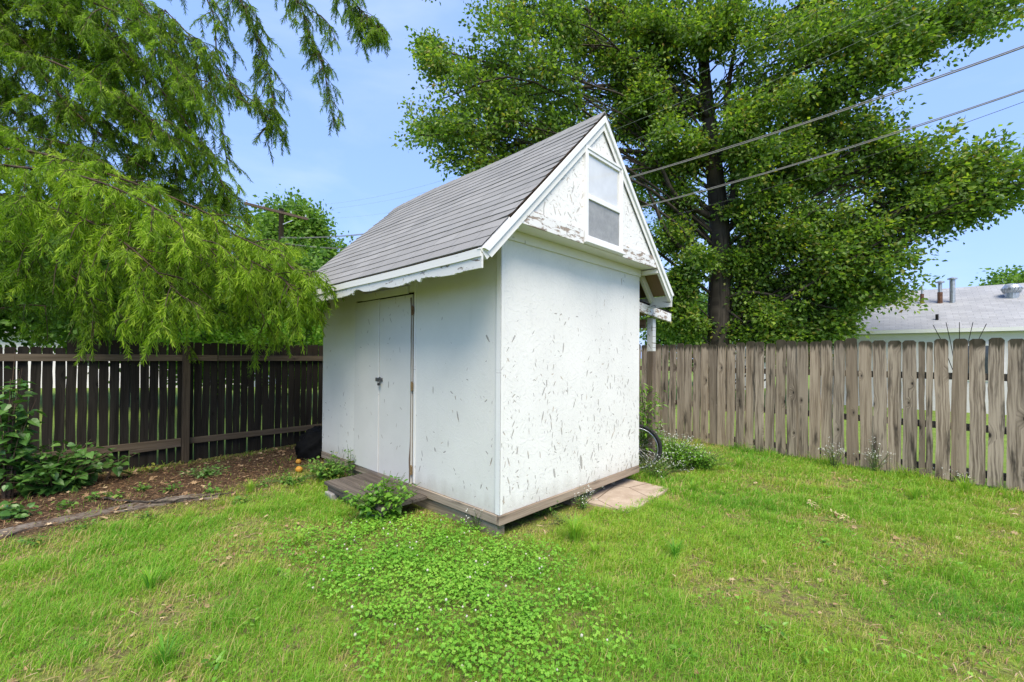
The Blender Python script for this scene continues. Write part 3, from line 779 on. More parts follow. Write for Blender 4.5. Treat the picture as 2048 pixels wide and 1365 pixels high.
def bald(x, y):
    """0 thick grass .. 1 worn patch"""
    return np.clip((fbm(x, y, 1.15, 21) - .475) / .16, 0, 1) * np.clip((fbm(x, y, 4.2, 25) - .28) / .3, 0, 1)

def blades(n, x0, x1, y0, y1, hmul, wid, name):
    x = rng.uniform(x0, x1, n); y = rng.uniform(y0, y1, n)
    k = valid(x, y) & (np.abs(x / y) < 1.4); x, y = x[k], y[k]
    m = softmul(x, y); b = np.maximum(bald(x, y), np.clip(.9 - 2.2 * abs(m - .45), 0, .8)); uu, vv = W2S(np.stack([x, y], -1)); b = np.maximum(b, .9 * ((uu > -.1) & (uu < 2.4) & (vv > -.22))); cl = inclov(x, y); p = 1 - .72 * b; p = p * np.clip(1 - 1.05 * m, 0, 1) ** 1.5 + .012 + .05 * (fbm(x, y, 2, 30) > .62); p = np.where(cl, .26, p)
    k = rng.random(len(x)) < p; x, y, b, m = x[k], y[k], b[k], m[k]; n = len(x)
    nl, nr = yard(x, y); near = np.exp(-np.clip(-nr, 0, 9) / .16)
    h = hmul * (.030 + .045 * rng.random(n) ** 1.6) * (.65 + .8 * fbm(x, y, 1.7, 12)) * (1 + 1.5 * near) * (1 - .35 * b) * (.6 + .9 * np.clip((fbm(x, y, 5.5, 71) - .3) / .35, 0, 1)); h = np.where(rng.random(n) < .012, h * 2.1, h)
    az = rng.random(n) * 2 * np.pi; ln = .35 + 1.1 * rng.random(n); d = np.stack([np.cos(az), np.sin(az), 0 * az], -1); s = np.stack([-np.sin(az + .6), np.cos(az + .6), 0 * az], -1)
    w = wid * (.7 + .6 * rng.random(n)); B = np.stack([x, y, gz(x, y) - .003], -1); Z = np.array([0, 0, 1.0])
    c1 = B + Z * (h * .55)[:, None] + d * (h * ln * .25)[:, None]; c2 = B + Z * (h * (1 - .28 * ln))[:, None] + d * (h * ln * .8)[:, None]
    V = np.stack([B - s * (w / 2)[:, None], B + s * (w / 2)[:, None], c1 + s * (w * .42)[:, None], c1 - s * (w * .42)[:, None], c2], 1).reshape(-1, 3)
    o = (np.arange(n) * 5)[:, None]
    pt = fbm(x, y, 1.1, 40); tt = np.clip(.35 + .45 * rng.random(n) + .55 * (pt - .5) - .22 * b, .2, 1); st = rng.random(n) < .13 + .40 * b; tt = np.where(st, rng.random(n) * .14, tt)
    return V, o + np.array([[0, 1, 2, 3]]), o + np.array([[3, 2, 4]]), np.repeat(tt, 5)
M['grass'] = leaf_mat('grass_blades', [(0, (.60, .48, .24)), (.14, (.50, .45, .14)), (.22, (.37, .48, .06)), (.5, (.265, .47, .046)), (.8, (.175, .41, .038)), (1, (.09, .26, .036))], trans=.45, tcol=(1.15, 1.2, .5), rough=.5)
mb = MB()
for args in ((150000, -4.2, 4.2, 1.55, 3.0, .95, .0034), (210000, -6, 6, 3.0, 4.8, 1.0, .0045), (230000, -7, 8.5, 4.8, 8.6, 1.05, .0065)):
    V, q, tr, tt = blades(*args, 'grass'); mb.add(V, [q, tr], tt)
tag(mb.build('grass', M['grass']), 'short patchy green lawn grass with straw coloured thin spots', 'grass', kind='stuff')

# clover
M['clover'] = leaf_mat('clover_leaf', [(0, (.10, .27, .022)), (.5, (.175, .40, .034)), (1, (.28, .49, .06))], trans=.3, tcol=(1.1, 1.2, .6))
cx = np.array(CLOV); n = 66000
x = rng.uniform(cx[:, 0].min() - .3, cx[:, 0].max() + .3, n); y = rng.uniform(max(1.5, cx[:, 1].min() - .3), cx[:, 1].max() + .3, n)
k = inclov(x, y) & valid(x, y) & (rng.random(n) < np.clip(.25 + 1.6 * (fbm(x, y, 3.5, 50) - .25), .15, 1)); 
xs_ = rng.uniform(-3.5, 4.5, 9000); ys_ = rng.uniform(1.7, 5.5, 9000); k2 = valid(xs_, ys_) & ~inmul(xs_, ys_) & (fbm(xs_, ys_, 1.9, 61) > .67)
x = np.concatenate([x[k], xs_[k2]]); y = np.concatenate([y[k], ys_[k2]]); n = len(x); h = .03 + .05 * rng.random(n) * (.5 + fbm(x, y, 3, 8))
C = np.stack([x, y, gz(x, y) + h], -1); a0 = rng.random(n) * 6.28; nr3 = unit(np.stack([.5 * rng.normal(size=n), .5 * rng.normal(size=n), np.ones(n)], -1))
mb = MB(); tt = np.clip(.15 + .7 * rng.random(n) + .8 * (fbm(x, y, 2, 33) - .5), 0, 1)
for j in range(3):
    a = a0 + j * 2.094; d = np.stack([np.cos(a), np.sin(a), .1 + 0 * a], -1); d = unit(d - nr3 * (d * nr3).sum(-1, keepdims=True) * .9)
    place(mb, T_DISC, C, d, nr3, .0075 + .0075 * rng.random(n), None, tt)
cl = mb.build('clover', M['clover']); tag(cl, 'patch of low bright green clover in the lawn', 'clover', kind='stuff')
# clover blossoms
n = 85; x = rng.uniform(cx[:, 0].min(), cx[:, 0].max(), n * 2); y = rng.uniform(1.7, cx[:, 1].max(), n * 2); k = inclov(x, y) & valid(x, y); x, y = x[k][:n], y[k][:n]
mb = MB()
oc = np.array([(math.cos(a) * math.sin(b), math.sin(a) * math.sin(b), math.cos(b)) for b in (.5, 1.2, 1.9, 2.6) for a in np.arange(7) * .8976])
of = np.array([(r * 7 + i, (r + 1) * 7 + i, (r + 1) * 7 + (i + 1) % 7, r * 7 + (i + 1) % 7) for r in range(3) for i in range(7)])
for xx, yy in zip(x, y):
    r = .0042 + .0035 * rng.random(); hh = .065 + .05 * rng.random(); b = np.array([xx, yy, gz(xx, yy)]); tp = b + (.02 * rng.normal(), .02 * rng.normal(), hh)
    mb.add(oc * r * (1 + .25 * rng.random((28, 1))) + tp, [of, np.array([list(range(7))])], .8 + .2 * rng.random()); mb.tube([b, tp - (0, 0, r * .6)], .0011, 3, False, .1)
M['blossom'] = leaf_mat('clover_blossom', [(0, (.14, .24, .07)), (.3, (.3, .36, .15)), (.7, (.50, .48, .34)), (1, (.62, .60, .50))], trans=.2, tcol=(1, 1, .9))
tag(mb.build('clover_blossom', M['blossom']), 'small round white clover flower heads scattered over the clover', 'clover flowers', kind='stuff')

# leaf litter: wood chips and dead leaves over the mulch, a few in the lawn
M['litter'] = leaf_mat('leaf_litter', [(0, (.025, .014, .009)), (.4, (.11, .058, .030)), (.7, (.22, .125, .065)), (.88, (.36, .24, .13)), (1, (.52, .40, .25))], trans=.1, tcol=(1, 1, 1), rough=.8)
mb = MB(); n = 60000; x = rng.uniform(-8, -.3, n); y = rng.uniform(3.0, 9, n); k = (rng.random(n) < softmul(x, y) * 1.1) & valid(x, y); x, y = x[k], y[k]; n = len(x)
P = np.stack([x, y, gz(x, y) + .002 + .022 * rng.random(n)], -1); a = rng.random(n) * 6.28
place(mb, T_DIAMOND, P, np.stack([np.cos(a), np.sin(a), .25 * rng.normal(size=n)], -1), unit(np.stack([.4 * rng.normal(size=n), .4 * rng.normal(size=n), np.ones(n)], -1)), .025 + .05 * rng.random(n), .006 + .011 * rng.random(n), np.clip(.1 + rng.random(n) ** 1.2 * .8, 0, 1))
def dead(n, f, x0, x1, y0, y1, s0, s1):
    x = rng.uniform(x0, x1, n); y = rng.uniform(y0, y1, n); k = f(x, y) & valid(x, y); x, y = x[k], y[k]; n = len(x)
    P = np.stack([x, y, gz(x, y) + .012 + .02 * rng.random(n)], -1); a = rng.random(n) * 6.28
    place(mb, T_LOBED, P, np.stack([np.cos(a), np.sin(a), .3 * rng.normal(size=n)], -1), unit(np.stack([.5 * rng.normal(size=n), .5 * rng.normal(size=n), np.ones(n)], -1)), s0 + (s1 - s0) * rng.random(n), None, .72 + .28 * rng.random(n))
dead(900, lambda x, y: inmul(x, y, .5), -7, -.5, 3.2, 8, .035, .085)
dead(2600, lambda x, y: ~inmul(x, y, .3) & (rng.random(len(x)) < .10 + .75 * bald(x, y)) & ~inclov(x, y), -5, 6.5, 1.7, 6.5, .02, .055)
n = 16000; x = rng.uniform(-4.5, 6.5, n); y = rng.uniform(1.7, 7, n); k = valid(x, y) & (rng.random(n) < .06 + .9 * bald(x, y)) & ~inclov(x, y); x, y = x[k], y[k]; n = len(x)
P = np.stack([x, y, gz(x, y) + .004 + .02 * rng.random(n)], -1); a = rng.random(n) * 6.28
place(mb, T_STRIP, P, np.stack([np.cos(a), np.sin(a), .15 * rng.normal(size=n)], -1), np.array([[0, 0, 1.0]]) + .3 * rng.normal(size=(n, 3)), .03 + .05 * rng.random(n), .003 + .003 * rng.random(n), .70 + .3 * rng.random(n))
tag(mb.build('leaf_litter', M['litter']), 'brown wood chips and dead leaves covering the bed along the left fence', 'leaf litter', kind='stuff')
# ------------------------------------------------------------------ trees
M['bark'] = wood_mat('oak_bark', (.028, .023, .018), (.07, .058, .046), ax=2, knots=.2, stain=.3, scale=.5, rnd=False)
M['bark2'] = wood_mat('conifer_bark', (.035, .024, .015), (.085, .06, .04), ax=2, knots=.0, stain=.2, scale=.8, rnd=False)
M['oakleaf'] = leaf_mat('oak_leaf', [(0, (.060, .12, .024)), (.35, (.115, .215, .034)), (.75, (.215, .335, .05)), (.97, (.33, .44, .07)), (1, (.30, .20, .06))], trans=.5, rough=.42, spec=.4)
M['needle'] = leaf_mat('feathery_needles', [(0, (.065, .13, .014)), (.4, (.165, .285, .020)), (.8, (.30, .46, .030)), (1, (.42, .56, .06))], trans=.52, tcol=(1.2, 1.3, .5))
M['farleaf'] = leaf_mat('background_leaf', [(0, (.05, .115, .022)), (.5, (.095, .195, .035)), (1, (.19, .32, .055))], trans=.45)
M['lime'] = leaf_mat('lime_leaf', [(0, (.09, .20, .02)), (.5, (.17, .34, .03)), (1, (.28, .45, .05))], trans=.45)


def liney(x):      # vertical plane of the power lines
    return 22 - 14 * (x + 11.6) / 21


def grow(trunk_pts, lobes, attach, wood, leaves, nsub, nclump, nleaf, lsize, spread, r0, guard=None, tmpl=T_DIAMOND, droop=.0, tl=0.0):
    """limbs from the trunk to each lobe, twigs inside the lobe, leaf clumps along the twigs"""
    tp = np.asarray(trunk_pts)
    LP, LN, LY, LT = [], [], [], []
    for (c, rx, rz) in lobes:
        c = np.asarray(c, float)
        hd = np.linalg.norm(c[:2] - tp[-1, :2]); za = np.clip(c[2] - attach * hd - .3, tp[1, 2], tp[-1, 2] * .97)
        if guard is not None and not guard(c): continue
        k = np.argmin(abs(tp[:, 2] - za)); b = tp[k]; dv = c - b; ln = np.linalg.norm(dv)
        m1 = b + dv * .35 + np.array([0, 0, .10 * ln]) + rng.normal(size=3) * .05 * ln; m2 = b + dv * .7 + np.array([0, 0, .07 * ln]) + rng.normal(size=3) * .05 * ln
        pts = spline([b, m1, m2, c], 12); rr = np.clip(.0045 * ln + .010, .014, .05) * r0
        wood.tube(pts, np.linspace(rr, .014, 12), 6, False)
        for _ in range(nsub):
            f = .35 + .65 * random.random() ** .7; q = pts[min(11, int(f * 11))]
            e = c + rdir(1)[0] * np.array([rx, rx, rz]) * (.3 + 1.0 * random.random() ** .8); e[2] -= droop * random.random()
            if guard is not None and not guard(e): continue
            mid = (q + e) / 2 + rng.normal(size=3) * .12 + (0, 0, .08); tw = spline([q, mid, e], 7)
            wood.tube(tw, np.linspace(.016, .004, 7) * (.6 + .4 * r0), 4, False)
            for j in range(nclump):
                g_ = .35 + .65 * (j + random.random()) / nclump; cc = tw[min(6, int(g_ * 6.99))] + rng.normal(size=3) * spread * .7
                n = max(3, int(nleaf * (.5 + random.random()))); P = cc + rng.normal(size=(n, 3)) * spread * np.array([1, 1, .85])
                if guard is not None: P = P[[guard(p) for p in P]] if len(P) else P
                n = len(P)
                if not n: continue
                LP.append(P); d = unit(rng.normal(size=(n, 3)) * .6 + unit(P - cc) * 1.1 + unit(P - tp[min(k + 1, len(tp) - 1)]) * .3 - (0, 0, .3)); LY.append(d)
                LN.append(rng.normal(size=(n, 3)) * .8 + (0, 0, .8)); LT.append(np.clip(tl + .5 + .22 * rng.normal(size=n) + .22 * rng.normal(), 0, .985))
    P = np.concatenate(LP); place(leaves, tmpl, P, np.concatenate(LY), np.concatenate(LN), lsize * (.7 + .6 * rng.random(len(P))), None, np.where(rng.random(len(P)) < .004, 1, np.concatenate(LT)))


# the big oak beyond the right fence
OB = D(1438, 900, 13.4); OB[2] = 0
tr = spline([OB, D(1438, 640, 13.4), D(1440, 480, 13.4), D(1428, 330, 13.5), D(1412, 180, 13.6), D(1400, 20, 13.6), D(1396, -120, 13.6)], 40)
oak = empty('oak_tree', 'big leafy oak tree with dark trunk standing beyond the right fence', 'tree', tuple(OB)); 
wood, lv = MB(), MB()
rr = np.interp(np.linspace(0, 1, 40), [0, .04, .12, .45, 1], [.50, .40, .345, .26, .05]); wood.tube(tr, rr, 12)
st2 = spline([tr[15], D(1470, 380, 13.2), D(1452, 230, 13.1), D(1470, 90, 13.1)], 16); wood.tube(st2, np.linspace(.17, .05, 16), 8)
for pts, r in (([D(1428, 540, 13.4), D(1345, 480, 13.0), D(1305, 400, 12.9), D(1280, 340, 12.9)], .085), ([D(1430, 440, 13.4), D(1352, 392, 13.0), D(1322, 335, 12.8), D(1278, 280, 12.8)], .10),
               ([D(1422, 240, 13.5), D(1385, 195, 13.2), D(1358, 145, 13.1)], .10), ([D(1445, 470, 13.4), D(1560, 365, 12.6), D(1700, 345, 12.0), D(1830, 345, 11.4), D(1960, 350, 10.9)], .11),
               ([D(1445, 520, 13.3), D(1560, 440, 12.6), D(1680, 370, 12.2), D(1770, 415, 11.6)], .07), ([D(1442, 600, 13.3), D(1500, 585, 12.8), D(1590, 600, 12.4), D(1680, 620, 12.0)], .06),
               ([D(1442, 610, 13.3), D(1480, 640, 12.9), D(1520, 668, 12.6)], .045), ([D(1425, 300, 13.5), D(1540, 180, 12.6), D(1700, 90, 12.2)], .10), ([D(1415, 200, 13.5), D(1250, 170, 13.2), D(1060, 190, 13)], .10), ([D(1420, 330, 13.5), D(1240, 300, 13.3), D(980, 290, 12.6)], .09)):
    wood.tube(spline(pts, 16), np.linspace(r, .02, 16), 7, False)
LOB = [(835, 270, 12.3, .75, .55), (880, 200, 12.6, .9, .7), (905, 320, 12.2, .8, .6), (870, 130, 12.6, .45, .4), (950, 130, 12.8, 1.1, .9), (985, 240, 12.4, 1.0, .8), (1000, 40, 12.8, 1.0, .9), (930, 250, 12.8, .9, .8), (1060, 130, 12.4, 1.1, .9),
       (1080, 260, 12.8, 1.0, .7), (1100, 30, 12.6, 1.2, 1.0), (1150, 180, 12.8, 1.1, .9), (1010, 330, 13, .8, .5), (1160, 90, 12.6, 1.2, 1.0), (1230, 160, 13.2, 1.2, .9), (1220, 30, 13, 1.3, 1.0), (1290, 90, 13.2, 1.1, 1.0), (1300, 230, 13.4, .9, .6), (1250, 250, 13.6, .7, .5),
       (1330, 10, 13.4, 1.2, 1.0), (1390, 80, 12.4, 1.1, .9), (1450, 30, 12.4, 1.2, 1.0), (1500, 120, 12.2, 1.1, .9), (1560, 40, 12.2, 1.2, 1.0), (1570, 200, 12.0, 1.1, .8), (1500, 230, 12.2, .9, .7), (1640, 110, 11.9, 1.1, .9), (1650, 10, 12.0, 1.2, 1.0),
       (1710, 60, 11.6, 1.1, .9), (1720, 170, 11.6, .9, .7), (1790, 20, 11.4, 1.0, .9), (1800, 120, 11.2, .8, .8), (1870, 40, 11.2, .9, .7), (1940, 10, 11.0, .8, .7), (2010, 5, 10.8, .7, .5), (1840, 90, 11.2, .7, .5), (1660, 240, 11.9, .9, .6), (1580, 290, 12.0, .9, .6), (1500, 320, 12.2, .8, .7), (1640, 330, 12.1, .7, .5), (1740, 260, 11.8, .7, .5),
       (1870, 300, 11.2, .7, .45), (1930, 350, 10.8, .8, .5), (2010, 310, 10.6, .7, .5), (2050, 360, 10.5, .7, .6), (1900, 400, 10.9, .7, .45), (1980, 400, 10.6, .5, .35), (1930, 430, 10.8, .35, .3), (1820, 340, 11.5, .5, .4), (1760, 300, 11.8, .5, .35),
       (1500, 440, 12.6, .8, .6), (1560, 400, 12.5, .7, .5), (1590, 480, 12.3, .9, .6), (1660, 430, 12.1, .8, .5), (1690, 500, 12.0, .8, .6), (1760, 470, 11.7, .8, .5), (1800, 520, 11.5, .65, .45), (1780, 570, 11.6, .6, .4), (1700, 580, 12.0, .8, .5),
       (1620, 560, 12.3, .9, .6), (1540, 540, 12.6, .8, .6), (1560, 620, 12.7, .8, .5), (1640, 640, 12.3, .8, .45), (1690, 655, 12.0, .45, .3), (1510, 670, 12.9, .7, .4), (1600, 680, 12.6, .7, .35), (1480, 520, 12.6, .6, .5),
       (1345, 560, 13.0, .6, .6), (1375, 620, 13.0, .6, .5), (1330, 640, 13.2, .5, .45), (1390, 520, 13.0, .5, .4), (1345, 480, 13.0, .5, .4), (1310, 330, 13.1, .6, .5), (1340, 400, 13.1, .5, .4), (1380, 660, 13.2, .5, .35), (1380, 300, 13.3, .6, .6), (1490, 250, 13.0, .6, .7)]
lobes = [(D(a, b, y + .35 * random.uniform(-1, 1)), rx * .95, rz) for a, b, y, rx, rz in LOB]
for a, b, y, rx, rz in LOB[::3]:
    lobes.append((D(a + random.uniform(-30, 30), b + random.uniform(-30, 30), y + random.uniform(.9, 2.2)), rx, rz))
for q in [(1240, 110, 12.7), (1300, 60, 12.6), (1275, 180, 12.7), (1335, 270, 12.6), (1200, 60, 12.9), (1200, 100, 13.6), (1260, 40, 13.8), (1250, 170, 13.8), (1320, 130, 13.9), (1340, 60, 13.2), (1180, 20, 13.6), (1360, 220, 13.6), (1300, 170, 14), (1110, 90, 13.4), (1420, 60, 13), (1480, 600, 13.4), (1510, 560, 13.2), (1350, 600, 13.6), (1320, 590, 13.6), (1530, 480, 13), (1560, 660, 13.2), (1650, 560, 13), (1720, 540, 12.6), (1600, 340, 13)]:
    lobes.append((D(*q), .75, .6))
# the far half of the crown and the top above the frame
for _ in range(16):
    a = random.uniform(0, 6.28); q = random.uniform(.3, 1) ** .5
    lobes.append((OB + np.array([math.cos(a) * 7.6 * q, 1.2 + abs(math.sin(a)) * 5.5 * q, random.uniform(7.0, 14.5) - 1.2 * q * 2]), 1.2, 1.0))
for p in [(900, -120, 12.6), (1050, -150, 13), (1200, -160, 13.2), (1350, -170, 13.2), (1500, -160, 12.6), (1650, -150, 12.2), (1800, -130, 11.8), (1950, -120, 11.4)]:
    lobes.append((D(*p), 1.3, 1.1))
def oguard(p):
    d = p - CAMP; q = CX + FPX * (d @ RT) / (d @ FW); r_ = CY - FPX * (d @ UP) / (d @ FW)
    if 1395 < q < 1470 and 120 < r_ < 640 and p[1] < 14.2 and vnoise(q, r_, .013, 3) < .42: return False      # limbed up round the trunk
    return p[1] > liney(p[0]) + .35 or p[0] / p[1] < .16 or p[2] < 3.4
grow(tr, lobes, .45, wood, lv, 12, 6, 25, .116, .14, 1.0, oguard, T_DIAMOND)
for v in wood.V: v -= OB
for v in lv.V: v -= OB
wood.build('trunk', M['bark'], oak, True); lv.build('crown', M['oakleaf'], oak)

# other trees and bushes beyond the fences
def bush(name, label, cat, c, rx, rz, zc, mat, n=9, leaf=.12, nsub=12, nleaf=26, trunk=True, sp=.2, group=None, tl=0.0):
    c = np.array([c[0], c[1], 0.0]); e = empty(name, label, cat, tuple(c), group=group); w, l = MB(), MB()
    tp = spline([(0, 0, -.1), (.05 * rx, 0, zc * .6), (0, .05, zc + rz * .6)], 14); w.tube(tp, np.linspace(.05 * rz + .02, .015, 14), 7)
    lob = []
    for _ in range(n):
        d = rdir(1)[0] * np.array([rx, rx, rz]) * random.uniform(.45, .9); lob.append((np.array([0, 0, zc]) + d, rx * .38, rz * .34))
    grow(tp, lob, .3, w, l, nsub, 3, nleaf, leaf, sp, .6, None, T_DIAMOND, 0, tl)
    w.build('trunk', M['bark'], e, True); l.build('crown', mat, e); return e
def at(px, Y): p = D(px, 700, Y); return (p[0], p[1])
GRP = 'trees growing beyond the fences'
bush('deciduous_tree', 'bright green round tree behind the wooden utility pole', 'tree', at(605, 27), 3.3, 2.9, 7.6, M['farleaf'], 30, .24, 13, 24, sp=.36, group=GRP, tl=.3)
bush('deciduous_tree', 'small yellow green tree top showing above the house roof at the right edge', 'tree', at(2052, 24), 2.0, 1.4, 5.1, M['farleaf'], 12, .2, 12, 24, sp=.3, group=GRP, tl=.25)
bush('deciduous_tree', 'dense dark green tree behind the left end of the brown fence', 'tree', at(-60, 12.5), 3.4, 2.6, 4.2, M['farleaf'], 30, .16, 14, 30, sp=.28, group=GRP, tl=-.25)
bush('deciduous_tree', 'deep green tree behind the brown fence between conifer and dark tree', 'tree', at(250, 13), 2.8, 2.1, 3.6, M['farleaf'], 26, .16, 14, 30, sp=.28, group=GRP, tl=-.15)
bush('deciduous_tree', 'light green tree just left of the shed behind the brown fence', 'tree', at(520, 14), 2.4, 1.7, 3.0, M['farleaf'], 22, .16, 14, 28, sp=.28, group=GRP, tl=.15)
bush('leafy_bush', 'lime green bush showing above the brown fence beside the shed', 'bush', at(585, 11.2), 1.35, .8, 1.7, M['lime'], 16, .10, 12, 26, sp=.15)
bush('leafy_bush', 'lime green bush behind the fence post of the brown fence', 'bush', at(430, 11.0), 1.3, .7, 1.5, M['lime'], 14, .10, 12, 26, sp=.15, tl=-.1)
bush('deciduous_tree', 'pale green tree seen under the oak just left of its trunk', 'tree', at(1370, 26), 2.4, 1.9, 3.2, M['farleaf'], 16, .22, 12, 24, sp=.35, group=GRP, tl=.2)
bush('deciduous_tree', 'yellow green tree seen under the oak just right of its trunk', 'tree', at(1485, 24), 1.7, 1.6, 2.9, M['lime'], 14, .2, 12, 24, sp=.3, group=GRP)
bush('deciduous_tree', 'dark tree hiding the left end of the grey roofed house', 'tree', at(1590, 16.0), 1.7, 1.1, 2.6, M['farleaf'], 16, .15, 12, 26, sp=.25, group=GRP, tl=-.2)

# the drooping conifer over the left fence
CB = np.array([-8.4, 6.6, 0.0])
con = empty('conifer_tree', 'feathery drooping conifer with bright green branches hanging over the left fence', 'tree', tuple(CB))
wood, lv = MB(), MB()
ctr = spline([CB, CB + (.1, 0, 4), CB + (0, .1, 8), CB + (.1, 0, 12.5)], 30); wood.tube(ctr, np.linspace(.34, .05, 30), 10)
def fr_twigs(pts, nper, tlen, hang, out, fl_, bright, step=.0135, wd=.0078, lod=1.0):
    """hanging twigs along a branch, each lined with feathery fronds"""
    pts = np.asarray(pts); seg = np.linalg.norm(np.diff(pts, axis=0), axis=1); ln = seg.sum(); n = max(2, int(ln * nper * 1.6)); cum = np.concatenate([[0], np.cumsum(seg)])
    for i in range(n):
        s = random.random() * ln; k = min(len(seg) - 1, np.searchsorted(cum, s) - 1); k = max(k, 0); p = pts[k] + (pts[k + 1] - pts[k]) * ((s - cum[k]) / seg[k])
        t = unit(pts[k + 1] - pts[k]); sd = rdir(1)[0]; sd -= t * (sd @ t); sd[2] *= .5
        d = unit(t * out + unit(sd) * .8 + np.array([0, 0, -hang * random.uniform(.4, 1.2)])); L_ = tlen * random.uniform(.5, 1.25)
        m = p + d * L_ * .5; e = m + unit(d + np.array([0, 0, -hang * .9])) * L_ * .5
        tw = spline([p, m, e], 5)
        wood.tube(tw, np.linspace(.003, .001, 5), 3, False)
        fl_ = fl_ * 1.0; nf = max(4, int(L_ / step)); f = (np.arange(nf) + rng.random(nf)) / nf; a = tw[np.minimum(4, (f * 4).astype(int))]; b = tw[np.minimum(4, (f * 4).astype(int) + 1)]; P = a + (b - a) * ((f * 4) % 1)[:, None]
        P = np.repeat(P, 2, 0); nn = len(P); tt = unit(tw[-1] - tw[0]); sr = np.tile([1, -1], nf); lat = unit(np.cross(tt, rng.normal(size=3)))
        dd = unit(tt * .6 + lat[None] * sr[:, None] * .62 + rng.normal(size=(nn, 3)) * .34 - (0, 0, .65)); shrink = 1.15 - .55 * np.repeat(f, 2)
        tb = np.clip(bright + .22 * rng.normal() + .12 * rng.normal(size=nn), 0, 1)
        place(lv, T_STRIP, P, dd, rng.normal(size=(nn, 3)), fl_ * shrink * (.7 + .6 * rng.random(nn)), wd * (.7 + .6 * rng.random(nn)), tb)
def limb(px, r=.05, sub=3.2, slen=.8, nper=11, tlen=.30, hang=.7, fl_=.085, bright=.5, base=None, s0=.0, hangs=.35, wd=.0078):
    P = [D(*q) for q in px]; 
    if base is not None: P = [ctr[np.argmin(abs(ctr[:, 2] - base))]] + P
    pts = spline(P, 26); wood.tube(pts, np.linspace(r * .5, .006, 26), 6, False)
    seg = np.linalg.norm(np.diff(pts, axis=0), axis=1); ln = seg.sum(); n = int(ln * sub * 1.6)
    for i in range(n):
        f = s0 + (1 - s0) * (i + random.random()) / n; k = min(24, int(f * 25)); t = unit(pts[k + 1] - pts[k]); sd = rdir(1)[0]; sd -= t * (sd @ t); sd[2] *= .45
        d = unit(t * .75 + unit(sd) * .8); L_ = slen * random.uniform(.5, 1.2) * (1.1 - .5 * f)
        p = pts[k]; q = spline([p, p + d * L_ * .55 - (0, 0, hangs * .12 * L_), p + d * L_ - (0, 0, hangs * L_)], 7)
        wood.tube(q, np.linspace(.007, .003, 7), 4, False); fr_twigs(q, nper, tlen, hang, .6, fl_, bright, wd=wd)
    k0 = int(s0 * 25); fr_twigs(pts[k0:], nper * .7, tlen, hang, .4, fl_, bright, wd=wd)
# lower bright branches hanging in front of and over the fence
limb([(40, 300, 6.0), (220, 350, 5.6), (420, 430, 5.7), (540, 515, 6.1), (600, 565, 6.3)], .045, 4.2, .75, 11, .30, .75, bright=.62, base=4.6)
limb([(0, 330, 5.6), (150, 350, 5.2), (280, 400, 5.0), (400, 480, 5.0), (470, 560, 5.1)], .04, 4.4, .75, 11, .30, .85, bright=.68, base=4.4)
limb([(0, 420, 5.4), (120, 420, 5.1), (240, 480, 5.0), (330, 560, 4.9), (380, 610, 4.9)], .035, 4.2, .7, 11, .30, .95, bright=.55, base=3.9)
limb([(150, 440, 5.3), (260, 500, 5.0), (300, 590, 4.9), (285, 650, 4.85)], .022, 4.0, .5, 12, .26, 1.2, bright=.6)
limb([(-20, 480, 5.6), (80, 500, 5.5), (160, 570, 5.5), (200, 630, 5.5)], .03, 4.0, .7, 10, .3, .9, bright=.30, base=3.4)
limb([(0, 560, 6.2), (140, 540, 6.2), (300, 560, 6.3), (420, 620, 6.4)], .03, 4.0, .8, 10, .3, .9, bright=.25, base=3.2)
limb([(300, 430, 6.4), (430, 480, 6.5), (540, 560, 6.6), (590, 620, 6.7)], .02, 4.4, .7, 11, .3, .95, bright=.48)
limb([(350, 420, 6.0), (470, 470, 6.0), (560, 500, 6.2), (600, 540, 6.3)], .02, 3.4, .6, 11, .28, .8, bright=.6)
limb([(400, 500, 5.6), (480, 560, 5.6), (520, 620, 5.7), (530, 650, 5.7)], .02, 4.2, .55, 11, .28, 1.1, bright=.55)
limb([(380, 440, 6.3), (480, 480, 6.3), (540, 520, 6.35), (590, 545, 6.4)], .02, 4.6, .55, 12, .28, .9, bright=.5)
limb([(440, 520, 6.4), (530, 560, 6.4), (575, 590, 6.5), (598, 620, 6.5)], .018, 4.6, .5, 12, .28, 1.0, bright=.45)
limb([(100, 360, 5.6), (220, 420, 5.4), (330, 470, 5.3), (430, 540, 5.3)], .03, 4.4, .7, 11, .30, .9, bright=.5)
limb([(470, 470, 5.3), (560, 515, 4.95), (590, 542, 4.8), (625, 552, 4.75)], .014, 5.5, .42, 13, .24, 1.0, bright=.62)
limb([(480, 510, 5.3), (560, 555, 5.0), (580, 575, 4.9), (602, 590, 4.85)], .014, 5.5, .42, 13, .24, 1.1, bright=.55)
limb([(520, 520, 5.6), (580, 570, 5.4), (610, 610, 5.3)], .012, 5.0, .4, 12, .24, 1.1, bright=.45)
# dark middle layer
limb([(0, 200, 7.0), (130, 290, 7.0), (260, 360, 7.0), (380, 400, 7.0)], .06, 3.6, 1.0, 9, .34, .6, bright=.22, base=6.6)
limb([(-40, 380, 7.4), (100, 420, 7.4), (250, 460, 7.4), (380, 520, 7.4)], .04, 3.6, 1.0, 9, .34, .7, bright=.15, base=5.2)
limb([(-60, 620, 6.8), (60, 610, 6.8), (180, 630, 6.9), (260, 660, 6.9)], .03, 3.6, .8, 9, .3, .8, bright=.15, base=2.8)
